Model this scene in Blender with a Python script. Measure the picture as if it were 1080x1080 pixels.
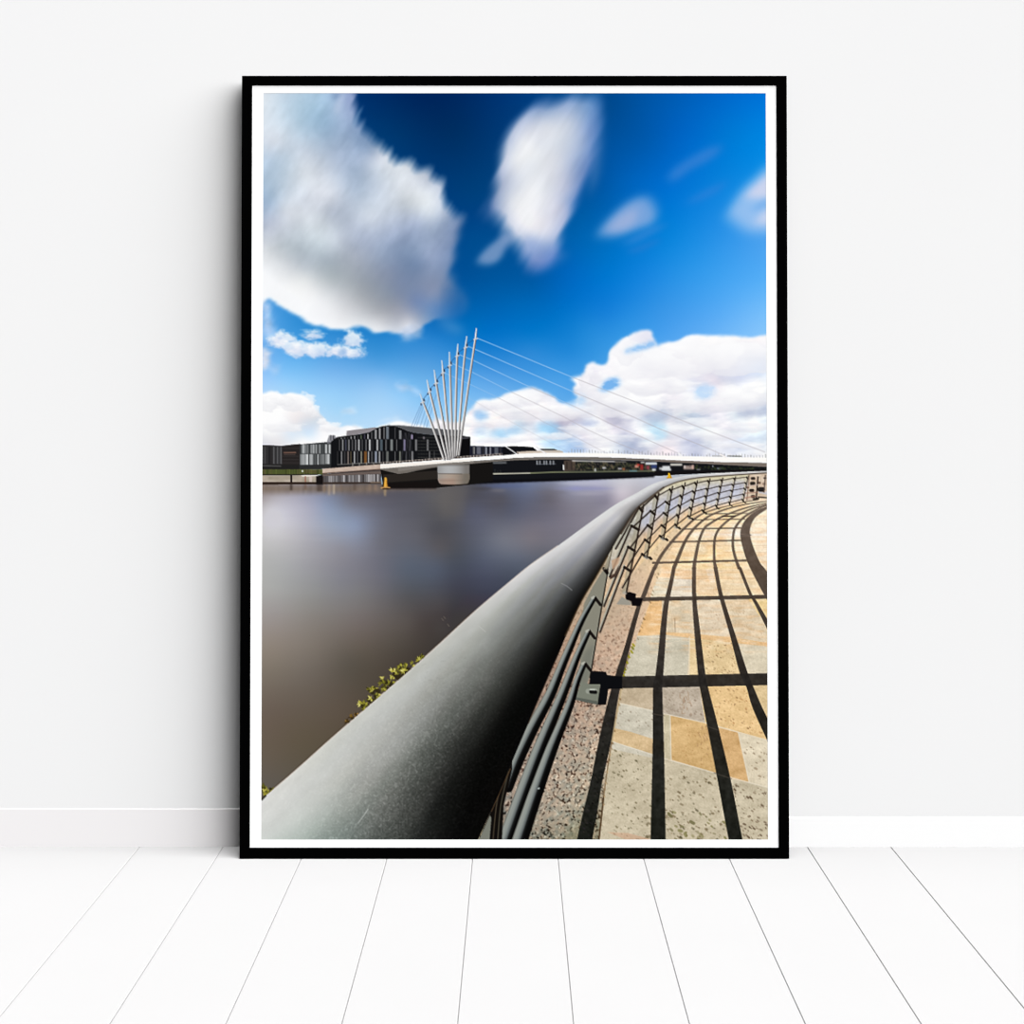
import bpy, bmesh, math
import numpy as np
from mathutils import Matrix, Vector

# A tall framed print stands on a white plank floor and leans against a white wall.
for o in list(bpy.data.objects):
    bpy.data.objects.remove(o, do_unlink=True)
scene = bpy.context.scene
COL = scene.collection

# ---------------------------------------------------------------- camera
WALL_D, EYE_Z = 1.9681, 0.6279          # camera to wall, camera above floor (metres)
cam = bpy.data.objects.new('camera', bpy.data.cameras.new('camera'))
COL.objects.link(cam)
cam.location = (0, -WALL_D, EYE_Z)
cam.rotation_euler = (math.pi / 2, 0, 0)
cam.data.sensor_width = 36
cam.data.lens = 50
cam.data.shift_x = -3 / 1080             # level camera with a shifted lens
cam.data.shift_y = -126 / 1080
cam.data.clip_start = .01
scene.camera = cam

# ---------------------------------------------------------------- light and exposure
world = bpy.data.worlds.new('room_ambient')
scene.world = world
world.use_nodes = True
bg = world.node_tree.nodes['Background']
bg.inputs[0].default_value = (1.0, 1.0, 1.0, 1)
bg.inputs[1].default_value = 0.08


def sun(name, towards, strength, angle, colour=(1, 1, 1)):
    l = bpy.data.lights.new(name, 'SUN')
    l.energy = strength; l.angle = math.radians(angle); l.color = colour
    o = bpy.data.objects.new(name, l)
    COL.objects.link(o)
    o.rotation_euler = Vector(towards).to_track_quat('Z', 'Y').to_euler()
    o.location = Vector(towards) * 3
    return o


# broad soft daylight from large windows high on the right of the room
sun('window_daylight', (0.65, -0.545, 0.53), 5.83, 68)
sun('overhead_fill', (0.0, -0.10, 1.0), 2.0, 20)  # added overhead fill, brightens the floor and softens the frame's shadow there
scene.view_settings.view_transform = 'Standard'
scene.view_settings.look = 'None'
scene.view_settings.gamma = 1
scene.view_settings.exposure = 0.0
scene.view_settings.use_curve_mapping = False
scene.cycles.diffuse_bounces = 0
scene.cycles.max_bounces = 4
scene.cycles.filter_width = 1.15


# ---------------------------------------------------------------- helpers
def material(name, rgb, rough=.6, spec=0.0, vary=0.0, scale=6.0):
    m = bpy.data.materials.new(name)
    m.use_nodes = True
    nt = m.node_tree
    b = nt.nodes['Principled BSDF']
    b.inputs['Roughness'].default_value = rough
    b.inputs['Specular IOR Level'].default_value = spec
    if vary:
        tc = nt.nodes.new('ShaderNodeTexCoord')
        n = nt.nodes.new('ShaderNodeTexNoise')
        n.inputs['Scale'].default_value = scale; n.inputs['Detail'].default_value = 4
        nt.links.new(tc.outputs['Object'], n.inputs['Vector'])
        r = nt.nodes.new('ShaderNodeValToRGB')
        r.color_ramp.elements[0].position = .3; r.color_ramp.elements[1].position = .7
        r.color_ramp.elements[0].color = tuple(c * (1 - vary) for c in rgb) + (1,)
        r.color_ramp.elements[1].color = tuple(min(1, c * (1 + vary)) for c in rgb) + (1,)
        nt.links.new(n.outputs['Fac'], r.inputs['Fac'])
        nt.links.new(r.outputs['Color'], b.inputs['Base Color'])
    else:
        b.inputs['Base Color'].default_value = tuple(rgb) + (1,)
    return m


def obj(name, bm, mats, parent=None, kind=None, label=None):
    me = bpy.data.meshes.new(name)
    bmesh.ops.recalc_face_normals(bm, faces=bm.faces[:])
    bm.to_mesh(me); bm.free()
    for m in (mats if isinstance(mats, (list, tuple)) else [mats]):
        me.materials.append(m)
    o = bpy.data.objects.new(name, me)
    COL.objects.link(o)
    if parent:
        o.parent = parent
    if kind:
        o['kind'] = kind
    if label:
        o['label'] = label
    return o


def slab(bm, x0, x1, y0, y1, z0, z1, mat=0):
    v = [bm.verts.new((x, y, z)) for z in (z0, z1) for y in (y0, y1) for x in (x0, x1)]
    for f in ((0, 1, 3, 2), (4, 5, 7, 6), (0, 1, 5, 4), (2, 3, 7, 6), (0, 2, 6, 4), (1, 3, 7, 5)):
        bm.faces.new([v[i] for i in f]).material_index = mat


def extrude_profile(bm, prof, x0, x1):
    """a (y, z) profile run along x"""
    a = [bm.verts.new((x0, y, z)) for y, z in prof]; b = [bm.verts.new((x1, y, z)) for y, z in prof]
    n = len(prof)
    for i in range(n):
        bm.faces.new((a[i], a[(i + 1) % n], b[(i + 1) % n], b[i]))
    bm.faces.new(a); bm.faces.new(b[::-1])


# ---------------------------------------------------------------- room
M_WALL = material('wall_paint', (.815, .815, .817), .9, 0, .004, 3)
M_FLOOR = material('white_floor_paint', (.588, .584, .585), .55, 0, .006, 5)
M_GAP = material('plank_gap', (.50, .495, .495), .9)
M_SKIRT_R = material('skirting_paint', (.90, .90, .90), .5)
M_SKIRT_L = material('shaded_skirting_paint', (.818, .800, .806), .6)  # left run: same white skirting with the shading mixed into its colour

bm = bmesh.new(); slab(bm, -3.2, 3.2, 0, .12, -.05, 2.6)
obj('wall_back', bm, M_WALL, kind='structure')

# plank floor: boards with bevelled long edges and a fine dark joint between them
PITCH, JOINT0, GAP = .1153, -.0574, .0010
bm = bmesh.new()
xs = [-3.2] + [JOINT0 + k * PITCH for k in range(-4, 6)] + [3.2]
for a, b in zip(xs[:-1], xs[1:]):
    l, r = a + GAP / 2, b - GAP / 2
    e = .0006
    prof = [(l, -.004), (l, -e), (l + e, 0), (r - e, 0), (r, -e), (r, -.004)]
    f0 = [bm.verts.new((x, -3.2, z)) for x, z in prof]; f1 = [bm.verts.new((x, .0, z)) for x, z in prof]
    for i in range(5):
        bm.faces.new((f0[i], f0[i + 1], f1[i + 1], f1[i]))
    q = [bm.verts.new(p) for p in ((b - GAP, -3.2, -.0008), (b + GAP, -3.2, -.0008), (b + GAP, 0, -.0008), (b - GAP, 0, -.0008))]
    bm.faces.new(q).material_index = 1
slab(bm, -3.2, 3.2, -3.2, 0, -.05, -.005)
obj('floor', bm, [M_FLOOR, M_GAP], kind='structure')

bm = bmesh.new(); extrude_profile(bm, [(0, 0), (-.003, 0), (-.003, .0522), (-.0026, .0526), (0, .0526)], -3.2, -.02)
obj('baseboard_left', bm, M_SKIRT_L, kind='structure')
bm = bmesh.new(); extrude_profile(bm, [(0, 0), (-.004, 0), (-.004, .0400), (-.0032, .0408), (0, .0412)], -.02, 3.2)
obj('baseboard_right', bm, M_SKIRT_R, kind='structure')

# ---------------------------------------------------------------- the printed picture
# The poster is a flat sheet: its printed picture is inked here on a numpy canvas
# (u = right, v = down, in print units) and becomes the sheet's own colours.
CX0, CY0, CX1, CY1, CS = 273.0, 95.0, 812.0, 889.0, 1.25
CW, CH = int((CX1 - CX0) * CS), int((CY1 - CY0) * CS)
rng = np.random.RandomState(7)
GX, GY = np.meshgrid(CX0 + (np.arange(CW) + .5) / CS, CY0 + (np.arange(CH) + .5) / CS)
img = np.zeros((CH, CW, 3))


def box(x0, y0, x1, y1):
    a = max(0, int((x0 - CX0) * CS) - 1); b = min(CW, int((x1 - CX0) * CS) + 2)
    c = max(0, int((y0 - CY0) * CS) - 1); d = min(CH, int((y1 - CY0) * CS) + 2)
    return (slice(c, max(c, d)), slice(a, max(a, b)))


def spline(pts, n=6):
    p = np.array(pts, float)
    q = np.vstack([2 * p[0] - p[1], p, 2 * p[-1] - p[-2]])
    out = []
    for i in range(len(p) - 1):
        a, b, c, d = q[i], q[i + 1], q[i + 2], q[i + 3]
        for t in np.arange(n) / n:
            out.append(.5 * (2 * b + (c - a) * t + (2 * a - 5 * b + 4 * c - d) * t * t + (3 * b - a - 3 * c + d) * t ** 3))
    out.append(p[-1])
    return np.array(out)


def inside(pts, sl, ss=3):
    p = np.array(pts, float)[:, :2]
    gx, gy = GX[sl], GY[sl]
    cov = np.zeros(gx.shape)
    offs = (np.arange(ss) + .5) / ss - .5
    x0, y0 = p[:, 0], p[:, 1]
    x1, y1 = np.roll(x0, -1), np.roll(y0, -1)
    for oy in offs:
        yy = gy[:, 0] + oy / CS
        for ox in offs:
            xx = gx + ox / CS
            w = np.zeros(gx.shape, bool)
            for k in range(len(p)):
                c = (y0[k] <= yy) != (y1[k] <= yy)
                if not c.any():
                    continue
                xi = x0[k] + (yy[c] - y0[k]) * (x1[k] - x0[k]) / (y1[k] - y0[k])
                w[c] ^= xx[c] < xi[:, None]
            cov += w
    return cov / (ss * ss)


def mask(pts, smooth=0, feather=0):
    """coverage of a polygon over the whole canvas, optionally splined and softened"""
    p = np.array(pts, float)
    if smooth:
        p = spline(np.vstack([p, p[:1]]), smooth)[:-1]
    m = np.zeros((CH, CW))
    sl = box(p[:, 0].min(), p[:, 1].min(), p[:, 0].max(), p[:, 1].max())
    if m[sl].size:
        m[sl] = inside(p, sl)
    return gauss(m, feather) if feather else m


def gauss(a, s):
    s = s * CS
    if s <= 0:
        return a
    r = int(3 * s) + 1
    k = np.exp(-np.arange(-r, r + 1) ** 2 / (2 * s * s)); k /= k.sum()
    for ax in (0, 1):
        pad = [(0, 0)] * a.ndim; pad[ax] = (r, r)
        q = np.pad(a, pad, mode='edge'); o = np.zeros(a.shape)
        for i, w in enumerate(k):
            o += w * (q[i:i + a.shape[0]] if ax == 0 else q[:, i:i + a.shape[1]])
        a = o
    return a


def streak(a, ang, length, n=13):
    """average along a direction: the drift of the clouds in the print"""
    dx, dy = math.cos(math.radians(ang)), -math.sin(math.radians(ang))
    L = length * CS; r = int(L) + 2
    q = np.pad(a, ((r, r), (r, r)), mode='edge'); o = np.zeros(a.shape)
    for t in np.linspace(-.5, .5, n):
        sx, sy = int(round(t * L * dx)), int(round(t * L * dy))
        o += q[r + sy:r + sy + CH, r + sx:r + sx + CW]
    return o / n


def vnoise(sx, sy, seed, ang=0.0):
    """smooth value noise, 0..1, features sx by sy print units, turned by ang"""
    g = np.random.RandomState(seed).rand(256, 256)
    c, s = math.cos(math.radians(ang)), math.sin(math.radians(ang))
    u = ((GX - CX0) * c - (GY - CY0) * s) / sx + 300; v = ((GX - CX0) * s + (GY - CY0) * c) / sy + 300
    i, j = np.floor(u).astype(int), np.floor(v).astype(int)
    f, h = u - i, v - j
    f = f * f * (3 - 2 * f); h = h * h * (3 - 2 * h)
    i0, i1, j0, j1 = i % 256, (i + 1) % 256, j % 256, (j + 1) % 256
    return (g[j0, i0] * (1 - f) + g[j0, i1] * f) * (1 - h) + (g[j1, i0] * (1 - f) + g[j1, i1] * f) * h


def fbm(sx, sy, seed, ang=0.0, octaves=4):
    o = 0; a = .5; t = 0
    for k in range(octaves):
        o = o + a * vnoise(sx / 2 ** k, sy / 2 ** k, seed + k, ang); t += a; a *= .55
    return o / t


def field(samples, sl=None, lam=.02, step=3):
    """smooth colour field through (x, y, r, g, b) samples (thin plate spline)"""
    a = np.array(samples, float)
    P, C = a[:, :2] / 100, a[:, 2:] / 255
    U = lambda r2: r2 * np.log(r2 + 1e-9)
    n = len(P)
    K = U(((P[:, None] - P[None]) ** 2).sum(2)) + lam * np.eye(n) * .05
    Q = np.hstack([np.ones((n, 1)), P])
    A = np.zeros((n + 3, n + 3)); A[:n, :n] = K; A[:n, n:] = Q; A[n:, :n] = Q.T
    W = np.linalg.solve(A, np.vstack([C, np.zeros((3, 3))]))
    if sl is None:
        sl = (slice(0, CH), slice(0, CW))
    gx, gy = GX[sl], GY[sl]
    h, w = gx.shape
    ys = np.minimum(np.arange(0, h + step, step), h - 1); xs = np.minimum(np.arange(0, w + step, step), w - 1)
    px, py = gx[0, xs] / 100, gy[ys, 0] / 100
    XX, YY = np.meshgrid(px, py)
    o = W[n][None, None] + XX[..., None] * W[n + 1] + YY[..., None] * W[n + 2]
    for k in range(n):
        o = o + U((XX - P[k, 0]) ** 2 + (YY - P[k, 1]) ** 2)[..., None] * W[k]
    o = np.clip(o, C.min(0), C.max(0))
    fy = np.arange(h) / step; fx = np.arange(w) / step
    j = fy.astype(int); i = fx.astype(int)
    fy = (fy - j)[:, None, None]; fx = (fx - i)[None, :, None]
    j1 = np.minimum(j + 1, len(ys) - 1); i1 = np.minimum(i + 1, len(xs) - 1)
    return (o[j][:, i] * (1 - fx) + o[j][:, i1] * fx) * (1 - fy) + (o[j1][:, i] * (1 - fx) + o[j1][:, i1] * fx) * fy


def col(c):
    return np.array(c, float) / 255 if np.ndim(c) == 1 else c


def blend(m, c, sl=None):
    if sl is None:
        sl = (slice(0, CH), slice(0, CW))
    m = m[..., None]
    img[sl] = img[sl] * (1 - m) + col(c) * m


def poly(pts, c, alpha=1.0, smooth=0):
    p = np.array(pts, float)
    if smooth:
        p = spline(np.vstack([p, p[:1]]), smooth)[:-1]
    sl = box(p[:, 0].min(), p[:, 1].min(), p[:, 0].max(), p[:, 1].max())
    if img[sl].size:
        blend(inside(p, sl) * alpha, c, sl)


def band(a, b, c, alpha=1.0, smooth=0):
    """fill between an upper and a lower line"""
    a = spline(a, smooth) if smooth else np.array(a, float)
    b = spline(b, smooth) if smooth else np.array(b, float)
    poly(np.vstack([a, b[::-1]]), c, alpha)


def line(pts, w, c, alpha=1.0, smooth=0, ramp=None, soft=1.0):
    """stroke of varying width; pts (x, y) or (x, y, w); ramp gives colours across it, left to right"""
    p = np.array(pts, float)
    if p.shape[1] == 2:
        p = np.hstack([p, np.full((len(p), 1), float(w))])
    if smooth:
        p = spline(p, smooth)
    wm = p[:, 2].max()
    sl = box(p[:, 0].min() - wm - 2, p[:, 1].min() - wm - 2, p[:, 0].max() + wm + 2, p[:, 1].max() + wm + 2)
    gx, gy = GX[sl], GY[sl]
    if not gx.size:
        return
    best = np.full(gx.shape, 1e9); bw = np.ones(gx.shape); side = np.zeros(gx.shape)
    for (x0, y0, w0), (x1, y1, w1) in zip(p[:-1], p[1:]):
        dx, dy = x1 - x0, y1 - y0
        L2 = dx * dx + dy * dy + 1e-9
        t = np.clip(((gx - x0) * dx + (gy - y0) * dy) / L2, 0, 1)
        ex, ey = gx - x0 - t * dx, gy - y0 - t * dy
        d = np.sqrt(ex * ex + ey * ey)
        k = d < best
        best[k] = d[k]; bw[k] = (w0 + (w1 - w0) * t)[k]
        side[k] = (np.sign(ex * dy - ey * dx) * d)[k]
    cov = np.clip((bw / 2 - best) * CS / soft + .5, 0, 1) * np.minimum(1, bw * CS)
    if ramp is None:
        blend(cov * alpha, c, sl)
    else:
        r = np.array([q[1:] for q in ramp], float) / 255; s = [q[0] for q in ramp]
        u = np.clip(side / bw + .5, 0, 1)
        blend(cov * alpha, np.stack([np.interp(u, s, r[:, k]) for k in range(3)], -1), sl)


# ---- sky
SKY = [(277, 98, 10, 70, 140), (380, 105, 0, 48, 106), (450, 105, 0, 37, 90), (480, 140, 0, 46, 97), (520, 110, 0, 50, 110), (600, 100, 0, 68, 135),
       (640, 110, 0, 72, 140), (680, 110, 0, 84, 164), (720, 110, 0, 95, 185), (760, 110, 0, 106, 202), (806, 104, 0, 116, 216), (806, 140, 0, 131, 223),
       (420, 140, 0, 53, 107), (450, 160, 0, 51, 106), (500, 150, 0, 51, 106), (640, 150, 0, 80, 155), (680, 150, 0, 89, 172), (720, 140, 0, 100, 195), (770, 140, 0, 120, 211),
       (490, 180, 0, 56, 113), (500, 205, 0, 63, 122), (630, 200, 0, 86, 162), (660, 190, 0, 96, 182), (700, 200, 0, 111, 206), (750, 190, 6, 125, 216), (790, 165, 2, 132, 222),
       (500, 230, 0, 66, 131), (500, 252, 0, 75, 141), (600, 250, 0, 95, 171), (625, 262, 0, 106, 187), (700, 240, 2, 125, 213), (750, 240, 30, 140, 227), (804, 255, 72, 160, 238),
       (490, 290, 0, 80, 150), (530, 290, 0, 85, 156), (560, 300, 0, 91, 166), (600, 290, 0, 102, 189), (640, 290, 0, 118, 206), (680, 290, 20, 132, 221), (720, 290, 42, 148, 231), (760, 290, 62, 160, 239), (804, 290, 82, 171, 245),
       (500, 320, 0, 95, 171), (550, 320, 0, 102, 181), (600, 320, 0, 112, 199), (640, 330, 22, 128, 216), (700, 330, 58, 151, 231), (760, 330, 88, 171, 244), (804, 335, 120, 190, 250),
       (460, 345, 15, 111, 190), (500, 345, 0, 110, 190), (560, 350, 2, 118, 201), (620, 350, 32, 136, 216), (660, 345, 46, 146, 226), (700, 350, 70, 158, 236),
       (400, 375, 62, 148, 216), (430, 360, 48, 138, 211), (400, 388, 90, 164, 226), (330, 385, 105, 177, 236), (300, 390, 122, 190, 245), (350, 397, 125, 185, 239), (400, 402, 131, 188, 239),
       (440, 390, 92, 164, 225), (300, 405, 152, 206, 250), (350, 416, 152, 206, 248), (400, 420, 160, 207, 246), (280, 380, 122, 182, 241), (292, 332, 72, 154, 222), (310, 345, 56, 146, 216),
       (430, 372, 62, 146, 216), (430, 402, 112, 181, 236), (425, 422, 151, 205, 248), (460, 360, 38, 130, 206), (470, 380, 65, 148, 218), (512, 350, 0, 112, 196), (512, 380, 45, 136, 213),
       (512, 400, 86, 161, 229), (500, 420, 120, 185, 240), (560, 372, 42, 136, 213), (600, 372, 34, 136, 216), (560, 392, 62, 149, 223), (590, 402, 76, 160, 230), (600, 425, 95, 170, 234),
       (360, 432, 163, 212, 248), (400, 442, 178, 217, 249), (425, 440, 172, 212, 247), (440, 430, 150, 203, 246), (480, 445, 165, 212, 248), (340, 450, 190, 222, 248), (500, 460, 180, 218, 248),
       (560, 455, 178, 218, 248), (650, 460, 190, 224, 248), (740, 415, 150, 200, 245), (700, 455, 190, 224, 246), (809, 460, 190, 222, 245), (809, 380, 150, 205, 250)]
img[:] = field(SKY)

# ---- the large soft cloud, upper left
BIG = [(270, 90), (371, 92), (372, 112), (377, 126), (389, 140), (397, 150), (402, 154), (409, 159), (415, 166), (420, 172), (428, 169), (434, 171), (440, 178),
       (447, 180), (453, 178), (459, 187), (466, 192), (469, 201), (473, 211), (472, 220), (479, 226), (489, 228), (487, 241), (481, 256), (479, 272), (476, 285), (476, 297),
       (486, 306), (494, 316), (493, 329), (482, 337), (468, 338), (455, 340), (446, 344), (440, 351), (430, 355), (415, 352), (400, 352), (386, 348), (376, 345), (366, 349), (350, 348), (336, 344), (323, 340), (312, 334),
       (305, 331), (290, 322), (282, 314), (270, 311)]
BIGC = [(280, 105, 222, 230, 238), (285, 130, 222, 232, 242), (300, 105, 197, 215, 230), (330, 105, 170, 198, 220), (350, 105, 165, 192, 220), (366, 105, 150, 168, 205), (290, 150, 215, 222, 232),
        (320, 130, 170, 195, 215), (345, 130, 150, 178, 205), (360, 120, 163, 184, 214), (300, 165, 195, 210, 225), (283, 170, 185, 203, 222), (280, 190, 170, 190, 210), (285, 215, 165, 185, 208),
        (320, 160, 205, 215, 228), (340, 145, 160, 182, 205), (370, 150, 150, 170, 198), (385, 160, 150, 168, 195), (390, 150, 120, 145, 178), (360, 170, 170, 185, 208), (320, 180, 215, 222, 230),
        (345, 185, 205, 213, 225), (375, 180, 165, 182, 205), (400, 165, 205, 212, 225), (405, 180, 212, 220, 230), (430, 176, 224, 230, 238), (425, 195, 229, 234, 241), (440, 195, 225, 230, 238), (435, 215, 210, 216, 222),
        (400, 200, 200, 210, 224), (375, 200, 180, 195, 215), (350, 205, 215, 220, 230), (320, 210, 212, 218, 228), (300, 220, 205, 212, 222), (285, 235, 180, 188, 205), (310, 245, 195, 203, 212), (340, 235, 206, 213, 221),
        (350, 225, 186, 194, 208), (375, 225, 190, 200, 215), (390, 230, 196, 204, 216), (415, 220, 196, 204, 216), (440, 235, 170, 182, 205), (410, 245, 170, 182, 205), (380, 250, 170, 180, 200), (340, 258, 190, 200, 208),
        (300, 260, 190, 198, 205), (280, 265, 215, 218, 222), (352, 254, 200, 208, 218), (455, 195, 202, 210, 224), (455, 205, 222, 228, 236), (465, 215, 200, 208, 222), (455, 225, 208, 216, 226), (465, 236, 150, 165, 190),
        (455, 245, 150, 165, 190), (482, 232, 120, 140, 175), (470, 250, 132, 149, 180), (455, 270, 150, 165, 195), (470, 280, 130, 150, 185), (465, 300, 130, 145, 175), (455, 312, 132, 147, 178), (475, 315, 98, 127, 172),
        (490, 320, 70, 114, 172), (480, 335, 60, 117, 182), (460, 328, 98, 138, 188), (300, 280, 216, 219, 223), (280, 285, 246, 247, 249), (320, 280, 185, 192, 200), (345, 275, 172, 182, 192), (375, 275, 164, 171, 184),
        (405, 270, 150, 165, 190), (440, 265, 135, 153, 182), (440, 280, 118, 138, 170), (410, 290, 134, 145, 168), (380, 295, 154, 161, 171), (350, 295, 180, 187, 192), (320, 295, 225, 227, 228), (290, 300, 252, 252, 253),
        (330, 310, 241, 241, 242), (355, 310, 205, 208, 212), (380, 312, 170, 174, 180), (410, 310, 138, 148, 165), (440, 305, 125, 140, 170), (440, 320, 120, 140, 178), (420, 325, 150, 155, 170), (395, 330, 180, 182, 188),
        (370, 325, 205, 206, 210), (345, 325, 240, 240, 242), (320, 325, 252, 252, 253), (360, 340, 238, 238, 240), (385, 340, 222, 224, 228), (400, 345, 225, 226, 230), (420, 340, 186, 189, 199), (430, 345, 220, 222, 230),
        (440, 338, 165, 175, 195), (425, 352, 215, 222, 235), (335, 340, 248, 248, 250)]
m = mask(BIG, 3)
rim = np.clip(1 - np.abs(gauss(m, 7) - .5) * 2, 0, 1)
edge = gauss(m, 4) + ((fbm(30, 8, 31, 57, 3) - .5) * .8 + (fbm(13, 4, 32, 60, 2) - .5) * .6) * rim * (GY < 305) + (fbm(13, 9, 36, 15, 3) - .5) * 1.3 * rim * np.clip((GX - 452) / 12, 0, 1)
m1 = gauss(streak(np.clip((edge - .5) * 3.2 + .5, 0, 1), 58, 13), .9)
m2 = gauss(streak(np.clip((gauss(m, 3) + ((fbm(11, 6, 33, 0, 4) - .5) * 1.1 * (GX < 470)) * rim - .5) * 2.6 + .5, 0, 1), 20, 4), 1.1)
w = np.clip((GY - 285) / 30, 0, 1)
m = m1 * (1 - w) + m2 * w
softr = np.clip((GX - 458) / 10, 0, 1) * np.clip((GY - 222) / 14, 0, 1)
m = (m * (1 - softr) + gauss(m, 2.6) * softr) * (1 - .5 * np.clip((GX - 462) / 22, 0, 1) * np.clip((GY - 292) / 16, 0, 1))
tex = ((fbm(34, 24, 41, 57, 4) - .5) * .15 + (streak(fbm(20, 8, 42, 57, 3), 57, 10) - .5) * .07) * np.clip((310 - GY) / 60, .25, 1)
blend(np.clip(m, 0, 1) * .985, field(BIGC) + tex[..., None])
for pts, c, a, f in (([(357, 98), (352, 115), (357, 120), (364, 98)], (205, 215, 235), .35, 2), ([(372, 128), (378, 117), (383, 112), (378, 124), (372, 138)], (140, 170, 205), .55, 1.2),
                     ([(348, 98), (353, 106), (360, 98)], (90, 120, 165), .45, 2), ([(369, 140), (392, 150), (399, 165), (380, 158)], (125, 150, 182), .35, 4),
                     ([(458, 340), (476, 352), (490, 352), (478, 340)], (120, 165, 210), .4, 4)):
    blend(streak(mask(pts, 2, f), 57, 6) * a, c)

# ---- the small bright clouds under it
def puff(pts, c, feather=1.6, ang=0, length=4, alpha=1.0, rough=.5, seed=5):
    m = mask(pts, 3)
    m = np.clip((gauss(m, feather) + (fbm(10, 7, seed, 15, 4) - .5) * rough * 2.4 * np.clip(1.5 - np.abs(gauss(m, 5) - .5) * 2, 0, 1) - .42) * 1.15 + .42, 0, 1) * np.clip(gauss(m, 4) * 6, 0, 1)
    blend(gauss(streak(m, ang, length), .7) * alpha, np.clip(col(c) + ((fbm(12, 8, seed + 3, 0, 3) - .5) * .22)[..., None], 0, 1))


def lump(x, y, rx, ry, seed=0, alpha=.9, hi=(253, 253, 254), lo=(206, 207, 221), soft=1.5, shade=1.0, clip=None):
    """one heap of cumulus: ragged round top, flatter greyer base"""
    sl = box(x - rx * 1.6, y - ry * 1.8, x + rx * 1.6, y + ry * 1.6)
    gx, gy = GX[sl], GY[sl]
    n1 = fbm(rx * .6, ry * .7, 300 + seed, 0, 3)[sl]
    dy = (gy - y) / ry
    dy = np.where(dy > 0, dy * 1.35, dy)
    r = np.sqrt(((gx - x) / rx) ** 2 + dy ** 2) + (n1 - .5) * 1.15
    a = np.clip((1 - r) * min(rx, ry) / (soft * 2) + .35, 0, 1)
    a = a * a * (3 - 2 * a)
    t = np.clip((gy - y) / ry * .6 + .42 + (n1 - .5) * .9, 0, 1)[..., None] * shade
    a = a if clip is None else a * clip[sl]
    blend(a * alpha, np.clip(col(hi) * (1 - t) + col(lo) * t, 0, 1), sl)


puff([(276, 316), (284, 326), (286, 340), (292, 348), (288, 362), (276, 352)], (205, 220, 245), 3, 60, 8, .75)
puff([(276, 368), (286, 370), (285, 378), (278, 392), (276, 392)], (232, 234, 245), 2.5, 0, 3, .85)
puff([(285, 386), (295, 391), (288, 397)], (190, 215, 245), 2.5, 0, 3, .5)
for k, q in enumerate(((291, 363, 7, 5), (298, 359, 10, 7), (306, 368, 11, 7), (318, 372, 13, 8), (336, 372, 11, 7), (330, 355, 12, 5), (371, 361, 11, 8), (360, 373, 11, 7), (376, 374, 10, 6), (352, 372, 6, 4))):
    lump(q[0], q[1], q[2] * 1.25, q[3] * 1.25, seed=k * 5, alpha=.84, lo=(205, 214, 238), soft=3.2)
puff([(356, 371), (364, 369), (365, 375), (358, 377)], (110, 160, 220), 1.5, 0, 2, .5)
puff([(421, 349), (435, 346), (446, 349), (445, 358), (434, 360), (425, 357)], (185, 200, 225), 2.5, 0, 5, .7)
puff([(415, 407), (430, 407), (444, 414), (443, 419), (433, 414), (420, 413)], (190, 215, 245), 2, 0, 4, .75)
LOW = [(270, 419), (279, 416), (286, 413.5), (292, 416), (298, 419), (303, 416), (310, 416.5), (318, 419), (326, 423), (331, 428), (333, 434), (340, 440), (346, 448), (356, 452), (372, 452), (372, 476), (270, 476)]
LOWC = [(280, 420, 254, 254, 254), (310, 425, 253, 253, 254), (300, 440, 250, 249, 250), (325, 430, 248, 246, 248), (330, 442, 222, 224, 230), (335, 447, 212, 222, 234), (312, 448, 232, 230, 234), (285, 455, 254, 254, 254), (308, 460, 222, 234, 246),
        (325, 458, 210, 230, 248), (340, 455, 246, 245, 248), (295, 465, 232, 232, 236), (320, 466, 246, 248, 250), (350, 458, 244, 246, 250), (368, 455, 250, 251, 253), (280, 468, 225, 225, 230)]
m = mask(LOW, 3); m = np.clip((gauss(m, 1.8) + (fbm(8, 7, 51, 0, 3) - .5) * .4 - .5) * 2.2 + .5, 0, 1)
blend(gauss(m, .8), field(LOWC))
for k, q in enumerate(((283, 427, 16, 11), (313, 428, 20, 11), (300, 424, 12, 8), (330, 436, 10, 7), (296, 452, 22, 8), (349, 453, 12, 6), (340, 447, 6, 4))):
    lump(*q, seed=60 + k * 5, alpha=.7, lo=(226, 226, 231))
puff([(358, 434), (372, 433), (376, 437), (362, 439)], (215, 232, 248), 2, 0, 3, .7)
puff([(366, 455), (372, 451), (382, 452), (382, 458), (366, 460)], (250, 250, 252), 1.5)
puff([(400, 451), (412, 447), (426, 446), (435, 449), (448, 451), (448, 456), (400, 456)], (252, 252, 252), 1.2)
puff([(455, 447), (462, 443), (470, 446), (492, 448), (492, 458), (455, 456)], (240, 236, 240), 1.5)
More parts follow.
